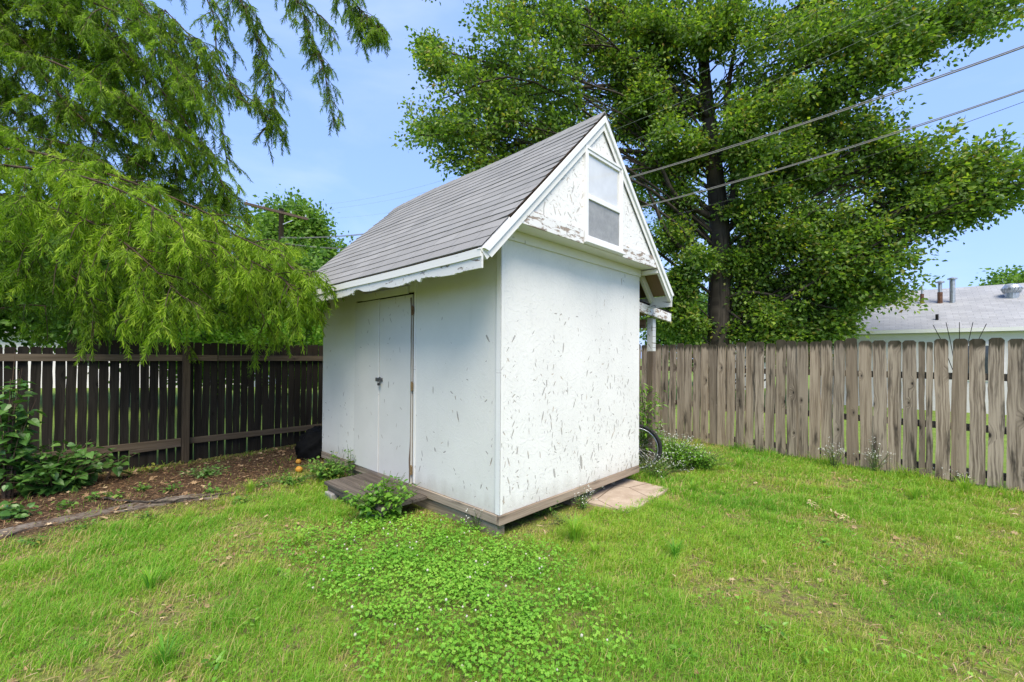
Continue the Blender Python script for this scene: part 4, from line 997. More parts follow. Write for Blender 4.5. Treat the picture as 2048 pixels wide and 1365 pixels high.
# upper limbs sweeping down to the right
limb([(30, 60, 7.2), (110, 180, 7.0), (200, 270, 6.8), (290, 340, 6.6)], .06, 3.4, .9, 9, .34, .6, bright=.25, base=8.0)
limb([(60, -60, 7.2), (200, 60, 6.8), (330, 190, 6.6), (420, 320, 6.5), (450, 380, 6.5)], .055, 3.6, .85, 10, .32, .7, bright=.33, base=9.2)
limb([(0, 90, 6.4), (120, 130, 6.2), (260, 210, 6.1), (360, 290, 6.1)], .05, 3.4, .8, 10, .32, .7, bright=.36, base=7.2)
limb([(120, -40, 6.6), (260, 40, 6.4), (340, 120, 6.3), (390, 190, 6.3)], .045, 3.6, .75, 10, .32, .7, bright=.36, base=9.0)
limb([(-60, 20, 7.6), (40, 90, 7.6), (150, 110, 7.6)], .05, 3.6, 1.0, 9, .34, .6, bright=.2, base=8.4)
limb([(0, -60, 6.8), (90, 0, 6.7), (190, 30, 6.6), (280, 120, 6.5)], .04, 3.6, .8, 10, .32, .7, bright=.36, base=9.4)
limb([(200, 180, 6.8), (330, 270, 6.7), (400, 360, 6.6), (440, 430, 6.6)], .03, 3.4, .7, 10, .3, .8, bright=.3)
limb([(-30, 150, 7.0), (90, 200, 6.8), (210, 230, 6.7), (320, 260, 6.7)], .04, 3.6, .8, 10, .32, .7, bright=.3, base=7.6)
limb([(60, 20, 7.4), (180, 90, 7.2), (290, 130, 7.1), (360, 220, 7.0)], .04, 3.6, .8, 10, .32, .7, bright=.25, base=8.8)
limb([(120, 200, 7.4), (240, 270, 7.4), (340, 330, 7.3), (420, 400, 7.2)], .03, 3.6, .8, 10, .32, .7, bright=.2)
limb([(-20, 260, 6.6), (100, 280, 6.4), (200, 310, 6.3)], .03, 3.6, .8, 10, .32, .7, bright=.3, base=6.2)
limb([(160, -60, 7.6), (280, 20, 7.5), (370, 70, 7.4), (420, 150, 7.4)], .03, 3.4, .75, 10, .32, .8, bright=.25, base=9.6)
limb([(80, -30, 7.0), (160, 40, 6.9), (230, 130, 6.8), (270, 220, 6.8)], .03, 4.0, .75, 11, .3, .8, bright=.35, base=9.3)
limb([(230, -50, 7.2), (300, 30, 7.1), (350, 130, 7.0), (400, 240, 7.0)], .028, 4.0, .7, 11, .3, .8, bright=.35, base=10.0)
limb([(0, 40, 7.4), (100, 70, 7.3), (200, 150, 7.2), (250, 250, 7.2)], .03, 4.0, .8, 11, .3, .8, bright=.25, base=8.6)
# thin drooping sprays against the sky
limb([(200, -260, 7.0), (330, -110, 7.0), (420, 10, 7.0), (435, 110, 7.0), (470, 175, 7.0), (560, 235, 7.0)], .035, 2.1, .5, 9, .28, .9, bright=.25, base=11.0, s0=.35)
limb([(300, -240, 7.2), (420, -100, 7.2), (480, 0, 7.2), (520, 90, 7.2), (545, 190, 7.2), (545, 265, 7.2)], .035, 2.7, .5, 10, .28, 1.0, bright=.2, base=11.4, s0=.4)
limb([(420, -230, 7.4), (540, -90, 7.4), (600, 10, 7.4), (625, 85, 7.4), (650, 150, 7.4), (668, 250, 7.4)], .03, 2.1, .36, 10, .24, 1.1, bright=.2, base=11.8, s0=.42)
limb([(520, -200, 7.4), (640, -80, 7.4), (700, -5, 7.4), (735, 35, 7.4), (755, 62, 7.4)], .028, 3.2, .45, 10, .28, 1.0, bright=.35, base=11.9, s0=.45)
limb([(540, -60, 7.4), (590, 0, 7.4), (650, 40, 7.4), (672, 80, 7.4)], .02, 2.8, .4, 9, .26, 1.0, bright=.35)
limb([(330, 20, 6.8), (400, 100, 6.8), (430, 200, 6.8), (455, 330, 6.8)], .02, 2.2, .45, 9, .28, .9, bright=.35)
limb([(360, 150, 6.9), (430, 170, 6.9), (500, 210, 6.9), (540, 240, 6.9)], .018, 2.6, .4, 9, .26, 1.0, bright=.35)
for v in wood.V: v -= CB
for v in lv.V: v -= CB
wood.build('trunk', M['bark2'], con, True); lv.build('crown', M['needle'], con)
# ------------------------------------------------------------------ small plants
M['leafdark'] = leaf_mat('dark_green_leaf', [(0, (.045, .12, .024)), (.5, (.075, .18, .034)), (1, (.13, .25, .05))], trans=.25, rough=.4, spec=.45)  # dark green is the leaves' own colour
M['leafbright'] = leaf_mat('young_leaf', [(0, (.060, .17, .018)), (.5, (.10, .26, .025)), (1, (.20, .38, .04))], trans=.35, rough=.4, spec=.4)
M['leafweed'] = leaf_mat('weed_leaf', [(0, (.07, .17, .025)), (.5, (.12, .26, .04)), (.9, (.20, .33, .06)), (1, (.42, .35, .07))], trans=.35)
M['stem'] = flat_mat('green_stem', (.09, .12, .04), .7)
M['stembrown'] = flat_mat('brown_stem', (.09, .06, .04), .8)
M['flower'] = leaf_mat('tiny_white_flower', [(0, (.7, .72, .66)), (1, (.85, .86, .82))], trans=.2, tcol=(1, 1, 1))


def plant(name, label, cat, base, stems, H, spread, leafL, mat, tmpl=T_HEART, per=9, wid=.85, stemmat='stem', group=None, curve=.3, lo=.25, tl=.5, jit=.04, flowers=0, flat=.7, vexp=1.0):
    base = np.array([base[0], base[1], 0.0]); base[2] = float(gz(base[0], base[1])); e = empty(name, label, cat, tuple(base), group=group); w, l, fl_ = MB(), MB(), MB()
    for i in range(stems):
        a = random.uniform(0, 6.28); rr = spread * math.sqrt(random.random()); h = H * random.uniform(.55, 1.0) * (1 - .3 * (rr / max(spread, 1e-3)) ** 2 * vexp)
        tip = np.array([math.cos(a) * rr, math.sin(a) * rr, h]); b = np.array([math.cos(a) * rr * .2, math.sin(a) * rr * .2, 0]); m = (b + tip) / 2 + np.array([math.cos(a) * rr * -.15, math.sin(a) * rr * -.15, curve * h * .25])
        s = spline([b, m, tip], 8); w.tube(s, np.linspace(.004 + .004 * H, .0018, 8), 4, False)
        n = max(2, int(per * random.uniform(.7, 1.3))); f = lo + (1 - lo) * (np.arange(n) + rng.random(n)) / n; P = s[np.minimum(7, (f * 7).astype(int))] + rng.normal(size=(n, 3)) * jit * .4
        az = np.arange(n) * 2.4 + a; d = unit(np.stack([np.cos(az), np.sin(az), .15 + .5 * rng.normal(size=n)], -1)); sz = leafL * (.55 + .6 * rng.random(n)) * (1.15 - .5 * f)
        P2 = P + d * sz[:, None] * .35
        place(l, tmpl, P2, d - np.array([0, 0, .25]), np.array([[0, 0, 1.0]]) * flat * 1.4 + rng.normal(size=(n, 3)) * .45 + d * .2, sz, sz * wid, np.clip(tl + .25 * rng.normal(size=n) + .15 * f, 0, .97))
        if flowers:
            for _ in range(flowers):
                c = tip + rng.normal(size=3) * np.array([.05, .05, .03]) + (0, 0, .03); w.tube([s[-2], c], .0011, 3, False); q = rng.integers(3, 7); C = c + rng.normal(size=(q, 3)) * .008
                place(fl_, T_DISC, C, rdir(q), np.array([[0, 0, 1.0]]) + .4 * rng.normal(size=(q, 3)), .007 + .005 * rng.random(q))
    w.build('stem', M[stemmat], e); l.build('foliage', mat, e)
    if flowers: tag(fl_.build('flower', M['flower'], e), kind='stuff')
    return e
# dark shrub in front of the left fence
plant('leafy_shrub', 'dark green broadleaf shrub low against the left end of the brown fence', 'shrub', G(105, 985)[:2], 60, .62, .60, .13, M['leafdark'], per=10, stemmat='stembrown', lo=.15, tl=.4)
plant('leafy_shrub', 'tall dark leafy shoots climbing the brown fence at the left edge of the photo', 'shrub', G(12, 1000)[:2], 13, 1.75, .24, .16, M['leafdark'], per=17, stemmat='stembrown', lo=.2, tl=.35)
plant('leafy_shrub', 'small dark leafed sprig leaning right along the brown fence', 'shrub', G(195, 965)[:2], 10, .45, .40, .18, M['leafdark'], per=6, stemmat='stembrown', lo=.4, tl=.45)
plant('ground_ivy', 'low dark leaf clump at the left edge of the mulch bed', 'plant', G(15, 1040)[:2], 16, .14, .30, .11, M['leafdark'], per=5, lo=.3, tl=.6)
# bush in front of the step and plants round it
plant('leafy_shrub', 'bright green young shrub growing in front of the wooden step', 'shrub', G(765, 1040)[:2], 60, .47, .40, .072, M['leafbright'], per=12, lo=.12, tl=.6, wid=.9)
plant('leafy_shrub', 'bright green leafy weeds between the shed corner and the wooden step', 'shrub', S2W(-.24, 2.85)[:2], 44, .36, .42, .065, M['leafweed'], per=11, lo=.1, tl=.45)
plant('vine', 'small vine climbing the shed wall beside the door', 'plant', S2W(-.10, 2.56)[:2], 5, .50, .08, .055, M['leafweed'], per=11, lo=.3, tl=.3)
plant('leafy_weed', 'trailing green weeds on the mulch left of the shed corner', 'weed', S2W(-.62, 3.0)[:2], 26, .16, .42, .05, M['leafweed'], per=8, lo=.1, tl=.4)
plant('leafy_weed', 'low green weeds at the foot of the brown fence post', 'weed', G(410, 955)[:2], 26, .16, .34, .05, M['leafdark'], per=8, lo=.1, tl=.75)
plant('leafy_weed', 'pale yellow green seedling on the mulch left of the fence post', 'weed', G(300, 942)[:2], 4, .12, .10, .07, M['leafweed'], per=4, tl=.85)
WG = 'small weeds in the mulch bed'
for px, py, tx in ((285, 985, 'tiny green weed beside the tan leaf on the mulch'), (185, 1005, 'green weed patch right of the dark shrub'), (230, 1000, 'green weed on the mulch below the sprig'), (340, 985, 'flat green weed in the middle of the mulch bed'), (70, 1095, 'grassy weed at the front left edge of the mulch'), (170, 1065, 'weed at the edging path on the left'), (300, 1045, 'weed in front of the edging path'), (520, 975, 'weed on the mulch toward the shed'), (480, 1010, 'weed where mulch meets lawn'), (420, 990, 'weed right of the end of the edging path'), (135, 1020, 'small weed left on the mulch under the shrub')):
    plant('small_weed', tx, 'weed', G(px, py)[:2], random.randint(5, 10), .10, .11, .05, M['leafweed'], per=5, lo=.1, tl=.4, group=WG)
# right side: sapling and flowering weeds
plant('sapling', 'slender light green sapling at the lean-to post behind the shed', 'sapling', S2W(W + .66, .22)[:2], 7, 1.75, .24, .14, M['leafbright'], tmpl=T_DIAMOND, per=42, wid=.4, lo=.35, tl=.9, jit=.12)
plant('sapling', 'thin sapling leaning right in front of the grey fence by the post', 'sapling', S2W(W + .86, .25)[:2], 4, 1.35, .40, .13, M['leafbright'], tmpl=T_DIAMOND, per=30, wid=.45, lo=.2, tl=.9, jit=.12)
plant('flowering_weed', 'white flowered weeds around the bicycle wheel at the shed corner', 'weed', S2W(W + .34, -.12)[:2], 54, .30, .34, .04, M['leafweed'], tmpl=T_DIAMOND, per=16, wid=.6, lo=.1, tl=.5, flowers=2)
plant('flowering_weed', 'bushy green weeds between bicycle wheel and grey fence', 'weed', S2W(W + 1.02, -.02)[:2], 150, .50, .44, .05, M['leafbright'], tmpl=T_HEART, per=20, wid=.75, lo=.08, tl=.8, flowers=1)
plant('flowering_weed', 'lower bushy weeds running along the grey fence foot', 'weed', S2W(W + 1.25, -.30)[:2], 110, .34, .42, .05, M['leafbright'], tmpl=T_HEART, per=14, wid=.75, lo=.08, tl=.75, flowers=0)
plant('flowering_weed', 'tall weeds with tiny white flowers behind the bicycle wheel', 'weed', S2W(W + .97, .32)[:2], 80, .62, .36, .05, M['leafbright'], tmpl=T_HEART, per=18, wid=.7, lo=.1, tl=.7, flowers=2)
for px, py, h, tx in ((1750, 945, .42, 'white flowered weed at the middle of the grey fence'), (1668, 935, .34, 'smaller flowering weed left of the other along the grey fence'), (1905, 965, .22, 'thin flowering weed at the right part of the grey fence')):
    plant('flowering_weed', tx, 'weed', G(px, py)[:2], 16, h, .17, .035, M['leafweed'], tmpl=T_DIAMOND, per=12, wid=.5, lo=.1, tl=.5, flowers=3)
plant('leafy_weed', 'green weed growing out from under the gable side of the shed', 'weed', G(1085, 1030)[:2], 15, .22, .22, .085, M['leafweed'], tmpl=T_DIAMOND, per=8, wid=.35, lo=.1, tl=.35)
plant('flowering_weed', 'small white flowered weed beside the concrete pad', 'weed', G(1165, 1020)[:2], 16, .20, .16, .04, M['leafweed'], tmpl=T_DIAMOND, per=8, wid=.5, lo=.1, tl=.4, flowers=2)
plant('flowering_weed', 'sparse white flowered weed at the near bottom corner of the shed', 'weed', G(955, 1062)[:2], 8, .22, .12, .05, M['leafweed'], tmpl=T_STRIP, per=6, wid=.12, lo=.1, tl=.4, flowers=2)
plant('leafy_weed', 'yellowing low weeds right of the near shed corner', 'weed', G(1125, 1048)[:2], 20, .10, .22, .035, M['leafweed'], tmpl=T_DIAMOND, per=7, wid=.5, lo=.1, tl=.85)
BW = 'broad leaved weeds in the lawn'
for px, py, s, tx in ((560, 1160, .075, 'pale broad weed left of the clover patch'), (1645, 1088, .06, 'broad weed beside the bare brown patch'), (1590, 1085, .055, 'broad weed left of the bare brown patch'), (1775, 1160, .05, 'blue green weed right of the bare patch'), (1905, 1140, .05, 'broad weed toward the right edge of the lawn'), (1515, 1275, .055, 'broad weed in the front right lawn'),
                  (1370, 1320, .06, 'broad weed near the bottom edge right of the clover'), (430, 1340, .07, 'broad weed near the bottom left edge'), (740, 1230, .055, 'broad weed at the left rim of the clover'), (1450, 990, .05, 'broad weed in the lawn before the grey fence'), (1570, 1290, .055, 'darker broad weed in the front right lawn'), (505, 1250, .05, 'broad weed in the left front lawn'), (1610, 1330, .06, 'broad weed by the bottom edge on the right'), (1240, 1075, .05, 'broad weed below the concrete pad')):
    plant('broadleaf_weed', tx, 'weed', G(px, py)[:2], random.randint(5, 8), .05, .055, s, M['leafbright'], tmpl=T_HEART, per=2.5, wid=.62, lo=.6, tl=.75, group=BW, curve=.1)
# grass tufts
def tuft(px, py, n, h, sp, tl, label):
    b = G(px, py); b[2] = float(gz(b[0], b[1])); mb = MB(); a = rng.random(n) * 6.28; d = np.stack([np.cos(a), np.sin(a), 0 * a], -1); ln = .2 + .8 * rng.random(n); H = h * (.5 + .5 * rng.random(n)); P = b + d * (rng.random(n) * sp * .3)[:, None]; s = np.cross(d, (0, 0, 1.0)); w = .0035 + .003 * rng.random(n)
    t_ = np.linspace(0, 1, 6); C = P[:, None] + np.array([0, 0, 1.0]) * (H[:, None] * np.sin(t_ * (1.0 + ln[:, None] * .9)))[..., None] + d[:, None] * (H[:, None] * ln[:, None] * t_ ** 1.8)[..., None]
    ww = w[:, None] * np.array([.8, 1, 1, .85, .55, .08]); V = np.stack([C - s[:, None] * ww[..., None] / 2, C + s[:, None] * ww[..., None] / 2], 2).reshape(-1, 3) - b
    o = (np.arange(n) * 12)[:, None, None]; F = (o + np.array([[2 * i, 2 * i + 1, 2 * i + 3, 2 * i + 2] for i in range(5)])[None]).reshape(-1, 4)
    mb.add(V, F, np.repeat(np.clip(tl + .15 * rng.normal(size=n), .15, 1), 12)); ob = mb.build('grass_tuft', M['grass']); ob.location = b; tag(ob, label, 'grass tuft', 'taller grass tufts in the lawn')
for a in ((1150, 1085, 170, .24, .16, .5, 'large light green grass tuft right of the near shed corner'), (1350, 1115, 60, .16, .14, .85, 'blue green coarse tuft in the right lawn'), (1190, 1110, 60, .13, .12, .45, 'thin grass tuft beside the large light one'), (1385, 985, 90, .15, .16, .6, 'grass tuft right of the concrete pad'),
          (300, 1185, 45, .17, .10, .7, 'grass tuft in the left lawn below the mulch'), (330, 1335, 40, .15, .12, .9, 'coarse pale tuft at the bottom left edge'), (600, 1095, 50, .14, .12, .4, 'grass tuft at the left rim of the clover near the step'), (1480, 935, 80, .16, .18, .6, 'grass tuft at the foot of the grey fence'), (1830, 1000, 70, .2, .16, .55, 'grass tuft under the right part of the grey fence'), (500, 985, 60, .15, .14, .5, 'grass tuft where the lawn meets the mulch near the step'), (1930, 985, 60, .22, .16, .5, 'grass tuft at the right end of the grey fence')):
    tuft(*a)

# ------------------------------------------------------------------ small things
# bicycle wheel leaning beside the shed
bc = S2W(W + .43, .24, .325); bw = empty('bicycle_wheel', 'black tyred bicycle wheel with silver rim leaning behind the shed corner', 'wheel', tuple(bc), R(-17))
def torus(mb, Rm, r, sg=48, k=10, sx=1.0):
    a = np.arange(sg) * 2 * np.pi / sg; b = np.arange(k) * 2 * np.pi / k
    V = np.stack([(Rm + r * np.cos(b)[None]) * np.cos(a)[:, None], np.broadcast_to(r * sx * np.sin(b)[None], (sg, k)), (Rm + r * np.cos(b)[None]) * np.sin(a)[:, None]], -1).reshape(-1, 3)
    F = [(i * k + j, i * k + (j + 1) % k, ((i + 1) % sg) * k + (j + 1) % k, ((i + 1) % sg) * k + j) for i in range(sg) for j in range(k)]; mb.add(V, F)
mb = MB(); torus(mb, .308, .026); mb.build('tyre', flat_mat('black_rubber', (.016, .016, .017), .7), bw, True)
mb = MB(); torus(mb, .276, .010, 48, 6, 1.3); mb.build('rim', flat_mat('alloy_rim', (.5, .51, .53), .3, .9), bw, True)
mb = MB(); mb.tube([(0, -.05, 0), (0, .05, 0)], .022, 12); mb.tube([(0, -.056, 0), (0, -.05, 0)], .034, 12); mb.build('hub', flat_mat('blue_hub', (.03, .12, .45), .4, .3), bw)
mb = MB()
for i in range(28):
    a = i * 2 * math.pi / 28; q = a + .35 * (1 if i % 2 else -1); mb.tube([(.02 * math.cos(q), .035 * (1 if i % 4 < 2 else -1), .02 * math.sin(q)), (.272 * math.cos(a), 0, .272 * math.sin(a))], .0011, 4, False)
sp = mb.build('spokes', flat_mat('steel_spoke', (.4, .4, .41), .35, .9), bw)
# black plastic bag behind the shed's far corner
mb = MB(); nu, nv = 30, 20
th = np.linspace(0, 2 * np.pi, nu, endpoint=False); ph = np.linspace(.02, np.pi * .62, nv)
V = []
for p in ph:
    for a in th:
        r = 1 + .22 * (fbm(np.cos(a) * 2 + 5, np.sin(a) * 2 + p * 3, 1.6, 3) - .5) + .09 * math.sin(a * 7 + p * 9) * math.sin(p)
        V.append((.46 * r * math.sin(p) * math.cos(a), .34 * r * math.sin(p) * math.sin(a), .12 + .36 * r * math.cos(p) ** 1 if math.cos(p) > -.35 else 0))
F = [(i * nu + j, i * nu + (j + 1) % nu, (i + 1) * nu + (j + 1) % nu, (i + 1) * nu + j) for i in range(nv - 1) for j in range(nu)]
mb.add(V, F[::1]); bag = mb.build('plastic_bag', flat_mat('black_plastic', (.006, .006, .006), .7, spec=.1), None, True); bag.location = S2W(.22, L + .62, .0); bag.rotation_euler = (0, 0, YAW); bag.scale = (.75, .75, .95)
tag(bag, 'black plastic bag heaped between the brown fence and the back of the shed', 'bag')
# fallen yellow fruit
fm = flat_mat('yellow_fruit', (.50, .25, .035), .5, nz=.25, ns=40)
for (px, py, r, tx) in ((597, 928, .040, 'round yellow orange fruit lying on the mulch near the shed'), (598, 945, .048, 'larger yellow fruit lying nearest the weeds on the mulch'), (664, 938, .040, 'yellow fruit lying among the weeds at the shed wall')):
    p = G(px, py); mb = MB(); prof = [(r * max(.02, math.sin(a)) * (1.0 + .06 * math.sin(3 * a)), r * .88 * -math.cos(a)) for a in np.linspace(0.02, math.pi - .02, 12)]
    mb.lathe(prof, 16); o = mb.build('fruit', fm, None, True); o.location = (p[0], p[1], p[2] + r * .8); o.rotation_euler = (.5, .3, random.random() * 6); tag(o, tx, 'fruit', 'yellow fruit fallen on the mulch')
    mb = MB(); mb.tube([(0, 0, r * .82), (.004, .002, r * 1.02)], .004, 5); mb.build('stalk', M['stembrown'], o)
# stick on the mulch, pale wood scraps in the lawn
S_ = spline([G(205, 1003), G(270, 1012), G(330, 1013), G(400, 1002), G(470, 990)], 24); S_[:, 2] = gz(S_[:, 0], S_[:, 1]) + .03 + .006 * rng.normal(size=24)
mb = MB(); c0 = S_[0].copy(); mb.tube(S_ - c0, np.linspace(.013, .006, 24), 6); mb.tube(spline([S_[9] - c0, S_[9] - c0 + (.08, .14, .02), S_[9] - c0 + (.10, .26, .01)], 6), np.linspace(.007, .003, 6), 5)
o = mb.build('fallen_branch', M['bark'], None, True); o.location = c0; tag(o, 'thin dark fallen branch lying along the edging path', 'branch')
M['pale'] = leaf_mat('pale_wood', [(0, (.42, .33, .17)), (1, (.60, .50, .29))], trans=.1, tcol=(1, 1, 1), rough=.8)
for a, b, tx in (((1612, 1010), (1632, 1027), 'pale straw coloured wood scrap farther from the camera in the right lawn'), ((1662, 1030), (1692, 1048), 'longer pale wood scrap nearer to the camera in the right lawn')):
    p, q = G(*a), G(*b); n = 16; f = rng.random(n)[:, None]; P = p + (q - p) * f + rng.normal(size=(n, 3)) * (.02, .02, 0); P[:, 2] = gz(P[:, 0], P[:, 1]) + .045 + .02 * rng.random(n)
    mb = MB(); place(mb, T_STRIP, P - p, unit(q - p) + .5 * rng.normal(size=(n, 3)) * (1, 1, .2), np.array([[0, 0, 1.0]]) + .3 * rng.normal(size=(n, 3)), .035 + .035 * rng.random(n), .011); o = mb.build('wood_scrap', M['pale']); o.location = p; tag(o, tx, 'wood scrap', 'pale scraps in the lawn')

# ------------------------------------------------------------------ houses beyond the fences
t = NT('white_siding'); o = t.obj(); z = t.sep(o)[2]; fr_ = t.math('FRACT', t.math('MULTIPLY', z, 8.0))
M['siding'] = t.fin(t.mix(t.mr(t.noise(o, 2, 4), .3, .7), (.74, .70, .72), (.69, .65, .67)), .6, t.bump(fr_, .6, .012), spec=.3)
M['houseroof'] = shingle_mat('pale_grey_shingle', (.355, .365, .385), .305, .14)
M['galv'] = flat_mat('galvanised', (.42, .45, .48), .4, .6, nz=.2, ns=12); M['rustpipe'] = flat_mat('rusty_pipe', (.15, .08, .055), .8, .2, nz=.5, ns=25); M['glassdark'] = flat_mat('dark_window', (.05, .06, .07), .08, spec=.8)
hd = np.array([2.6, -2.3]); hd = hd / np.linalg.norm(hd); hx = math.atan2(hd[1], hd[0])
h0 = D(1730, 663, 14.5)
def HL(ob_origin, p):   # world -> house local
    d = np.asarray(p)[:2] - ob_origin[:2]; return d[0] * hd[0] + d[1] * hd[1], -d[0] * hd[1] + d[1] * hd[0]
house = empty('white_house', 'white sided house with long pale grey shingle roof beyond the right fence', 'house', (h0[0], h0[1], 0), hx)
xa, xb, dp, ze_, pit = -1.7, 13.0, 7.6, float(h0[2]), .40; zr_ = ze_ + pit * (dp / 2 + .4)
mb = MB(); mb.box((xa + .4, .12, 0), (xb - .4, dp - .45, ze_ - .06)); mb.prism([(.45, ze_ - .06), (dp - .45, ze_ - .06), (dp / 2, zr_ - .2)], 0, xa + .4, xa + .42); mb.prism([(.45, ze_ - .06), (dp - .45, ze_ - .06), (dp / 2, zr_ - .2)], 0, xb - .42, xb - .4); mb.build('wall', M['siding'], house)
uvh = lambda V: np.stack([V[:, 0], np.hypot(V[:, 1], 0) * 1.08], -1)
V = np.array([(xa, 0, ze_), (xb, 0, ze_), (xb, dp / 2, zr_), (xa, dp / 2, zr_), (xa, dp, ze_), (xb, dp, ze_)], float); B = V - (0, 0, .09)
roof = mesh_np('roof', np.vstack([V, B]), [np.array([(0, 1, 2, 3), (3, 2, 5, 4), (6, 9, 8, 7), (9, 10, 11, 8), (0, 6, 7, 1), (4, 5, 11, 10), (0, 3, 9, 6), (3, 4, 10, 9), (1, 7, 8, 2), (2, 8, 11, 5)])], M['houseroof'], house, uv=uvh(np.vstack([V, V])))
mb = MB(); mb.box((xa, -.11, ze_ - .10), (xb, -.005, ze_ + .01)); gut = mb.build('gutter', M['frame'], house)
mb = MB(); mb.box((xa + .1, 0, ze_ - .125), (xb - .1, .115, ze_ - .112)); mb.build('soffit', M['frame'], house)
def onroof(px, py):
    """point of the front roof slope under a photo pixel, house-local"""
    d = ray(px, py); n = np.array([-(-hd[1]) * 0, 0, 0.]); yl = np.array([-hd[1], hd[0]])
    # z = ze + pit_ * ylocal
    k = (zr_ - ze_) / (dp / 2); A = d[2] - k * (d[0] * yl[0] + d[1] * yl[1]); Bc = ze_ - CAMZ - k * (h0[0] * yl[0] + h0[1] * yl[1]); s = Bc / A; p = CAMP + d * s; x, y = HL(h0, p); return x, y, p[2], d[1] * s
for px, py, top, r, kind in ((1844, 607, 570, .055, 0), (1880, 606, 564, .07, 1), (1905, 605, 557, .075, 2), (1874, 640, 629, .04, 3)):
    x, y, z, Y = onroof(px, py); hgt = (py - top) / FPX * Y; mb = MB()
    mb.tube([(x, y, z - .1), (x, y, z + hgt * (.5 if kind < 2 else 1))], r, 10); pv = mb.build('vent_pipe', M['rustpipe'] if kind < 2 else (M['galv'] if kind == 2 else M['dark']), roof)
    if kind < 2: mb = MB(); mb.tube([(x, y, z + hgt * .5), (x, y, z + hgt * .93)], r * .8 if kind else r * .55, 10); mb.build('vent_pipe', M['galv'], roof)
    if kind in (1, 2): mb = MB(); mb.lathe([(0, z + hgt + .05), (r * 1.7, z + hgt), (r * 1.7, z + hgt - .035), (0, z + hgt - .035)], 14, (x, y, 0)); mb.build('vent_cap', M['galv'], roof)
for px, py, r in ((1770, 612, .20), (2024, 594, .22)):
    x, y, z, Y = onroof(px, py); mb = MB(); mb.tube([(x, y, z - .15), (x, y, z + .12)], r * .75, 14)
    prof = [(r * .8, z + .12), (r, z + .2), (r * 1.02, z + .28), (r * .8, z + .37), (r * .35, z + .42), (0, z + .43)]; mb.lathe(prof, 24, (x, y, 0))
    for k in range(16):
        a = k * 2 * math.pi / 16; mb.tube([(x + r * .86 * math.cos(a), y + r * .86 * math.sin(a), z + .13), (x + r * 1.1 * math.cos(a + .2), y + r * 1.1 * math.sin(a + .2), z + .25), (x + r * .6 * math.cos(a + .4), y + r * .6 * math.sin(a + .4), z + .41)], .012, 4)
    mb.build('turbine_vent', M['galv'], roof)
for wx in (2.2, 6.4, 9.8):
    mb = MB(); mb.box((wx, .09, .95), (wx + .9, .119, 2.05)); wn = mb.build('window', M['frame'], house); mb = MB(); mb.box((wx + .06, .082, 1.01), (wx + .84, .089, 1.99)); mb.build('pane', M['glassdark'], wn)
# left neighbour, seen only through the gaps of the brown fence
q0 = D(60, 700, 20); h2 = empty('white_house', 'low white house seen through gaps of the brown fence on the left', 'house', (q0[0], q0[1], 0), R(8))
mb = MB(); mb.box((-8, 0, 0), (9.5, 6, 2.5)); mb.build('wall', M['siding'], h2)
mb = MB(); mb.prism([(-.5, 2.5), (6.5, 2.5), (3, 3.9)], 0, -8.4, 9.9); mb.build('roof', flat_mat('house_roof', (.22, .22, .23), .9), h2)
for wx in (-3, 2, 6): mb = MB(); mb.box((wx, -.03, .95), (wx + 1, -.002, 2.0)); wn = mb.build('window', M['frame'], h2); mb = MB(); mb.box((wx + .07, -.037, 1.02), (wx + .93, -.031, 1.93)); mb.build('pane', M['glassdark'], wn)
# small white shed gable peeking over the fence by the oak trunk
q0 = D(1462, 700, 22); gb = empty('white_outbuilding', 'white gable tip of an outbuilding just right of the oak trunk', 'outbuilding', (q0[0], q0[1], 0), hx)
mb = MB(); mb.box((-1, 0, 0), (1, 3, 1.7)); mb.prism([(-1, 1.7), (1, 1.7), (0, 2.75)], 1, 0, 3); mb.build('wall', M['siding'], gb)
mb = MB(); mb.bar((-1.15, 1.5, 1.62), (0, 1.5, 2.83), 3.3, .05); mb.bar((1.15, 1.5, 1.62), (0, 1.5, 2.83), 3.3, .05); mb.build('roof', M['frame'], gb)
# fan of dark rods standing behind the grey fence
c = D(1918, 760, 8.6); ft = empty('fan_trellis', 'fan of five thin dark rods rising behind the grey fence', 'trellis', (c[0], c[1], 0))
for tp, bt in (((1866, 650), (1884, 684)), ((1892, 645), (1901, 684)), ((1919, 645), (1919, 684)), ((1946, 645), (1937, 684)), ((1973, 648), (1955, 684))):
    a, b = D(*tp, 8.6), D(*bt, 8.6); e = b + (b - a) * 3.2; e[2] = max(.4, e[2]); mb = MB(); mb.tube([a - (c[0], c[1], 0), b - (c[0], c[1], 0), (np.array([c[0], c[1], .9]) * .75 + e * .25) - (c[0], c[1], 0)], .006, 5); mb.build('rod', M['dark'], ft)
mb = MB(); mb.tube([(0, 0, -.05), (0, 0, 1.0)], .018, 6); mb.build('stake', M['dark'], ft)

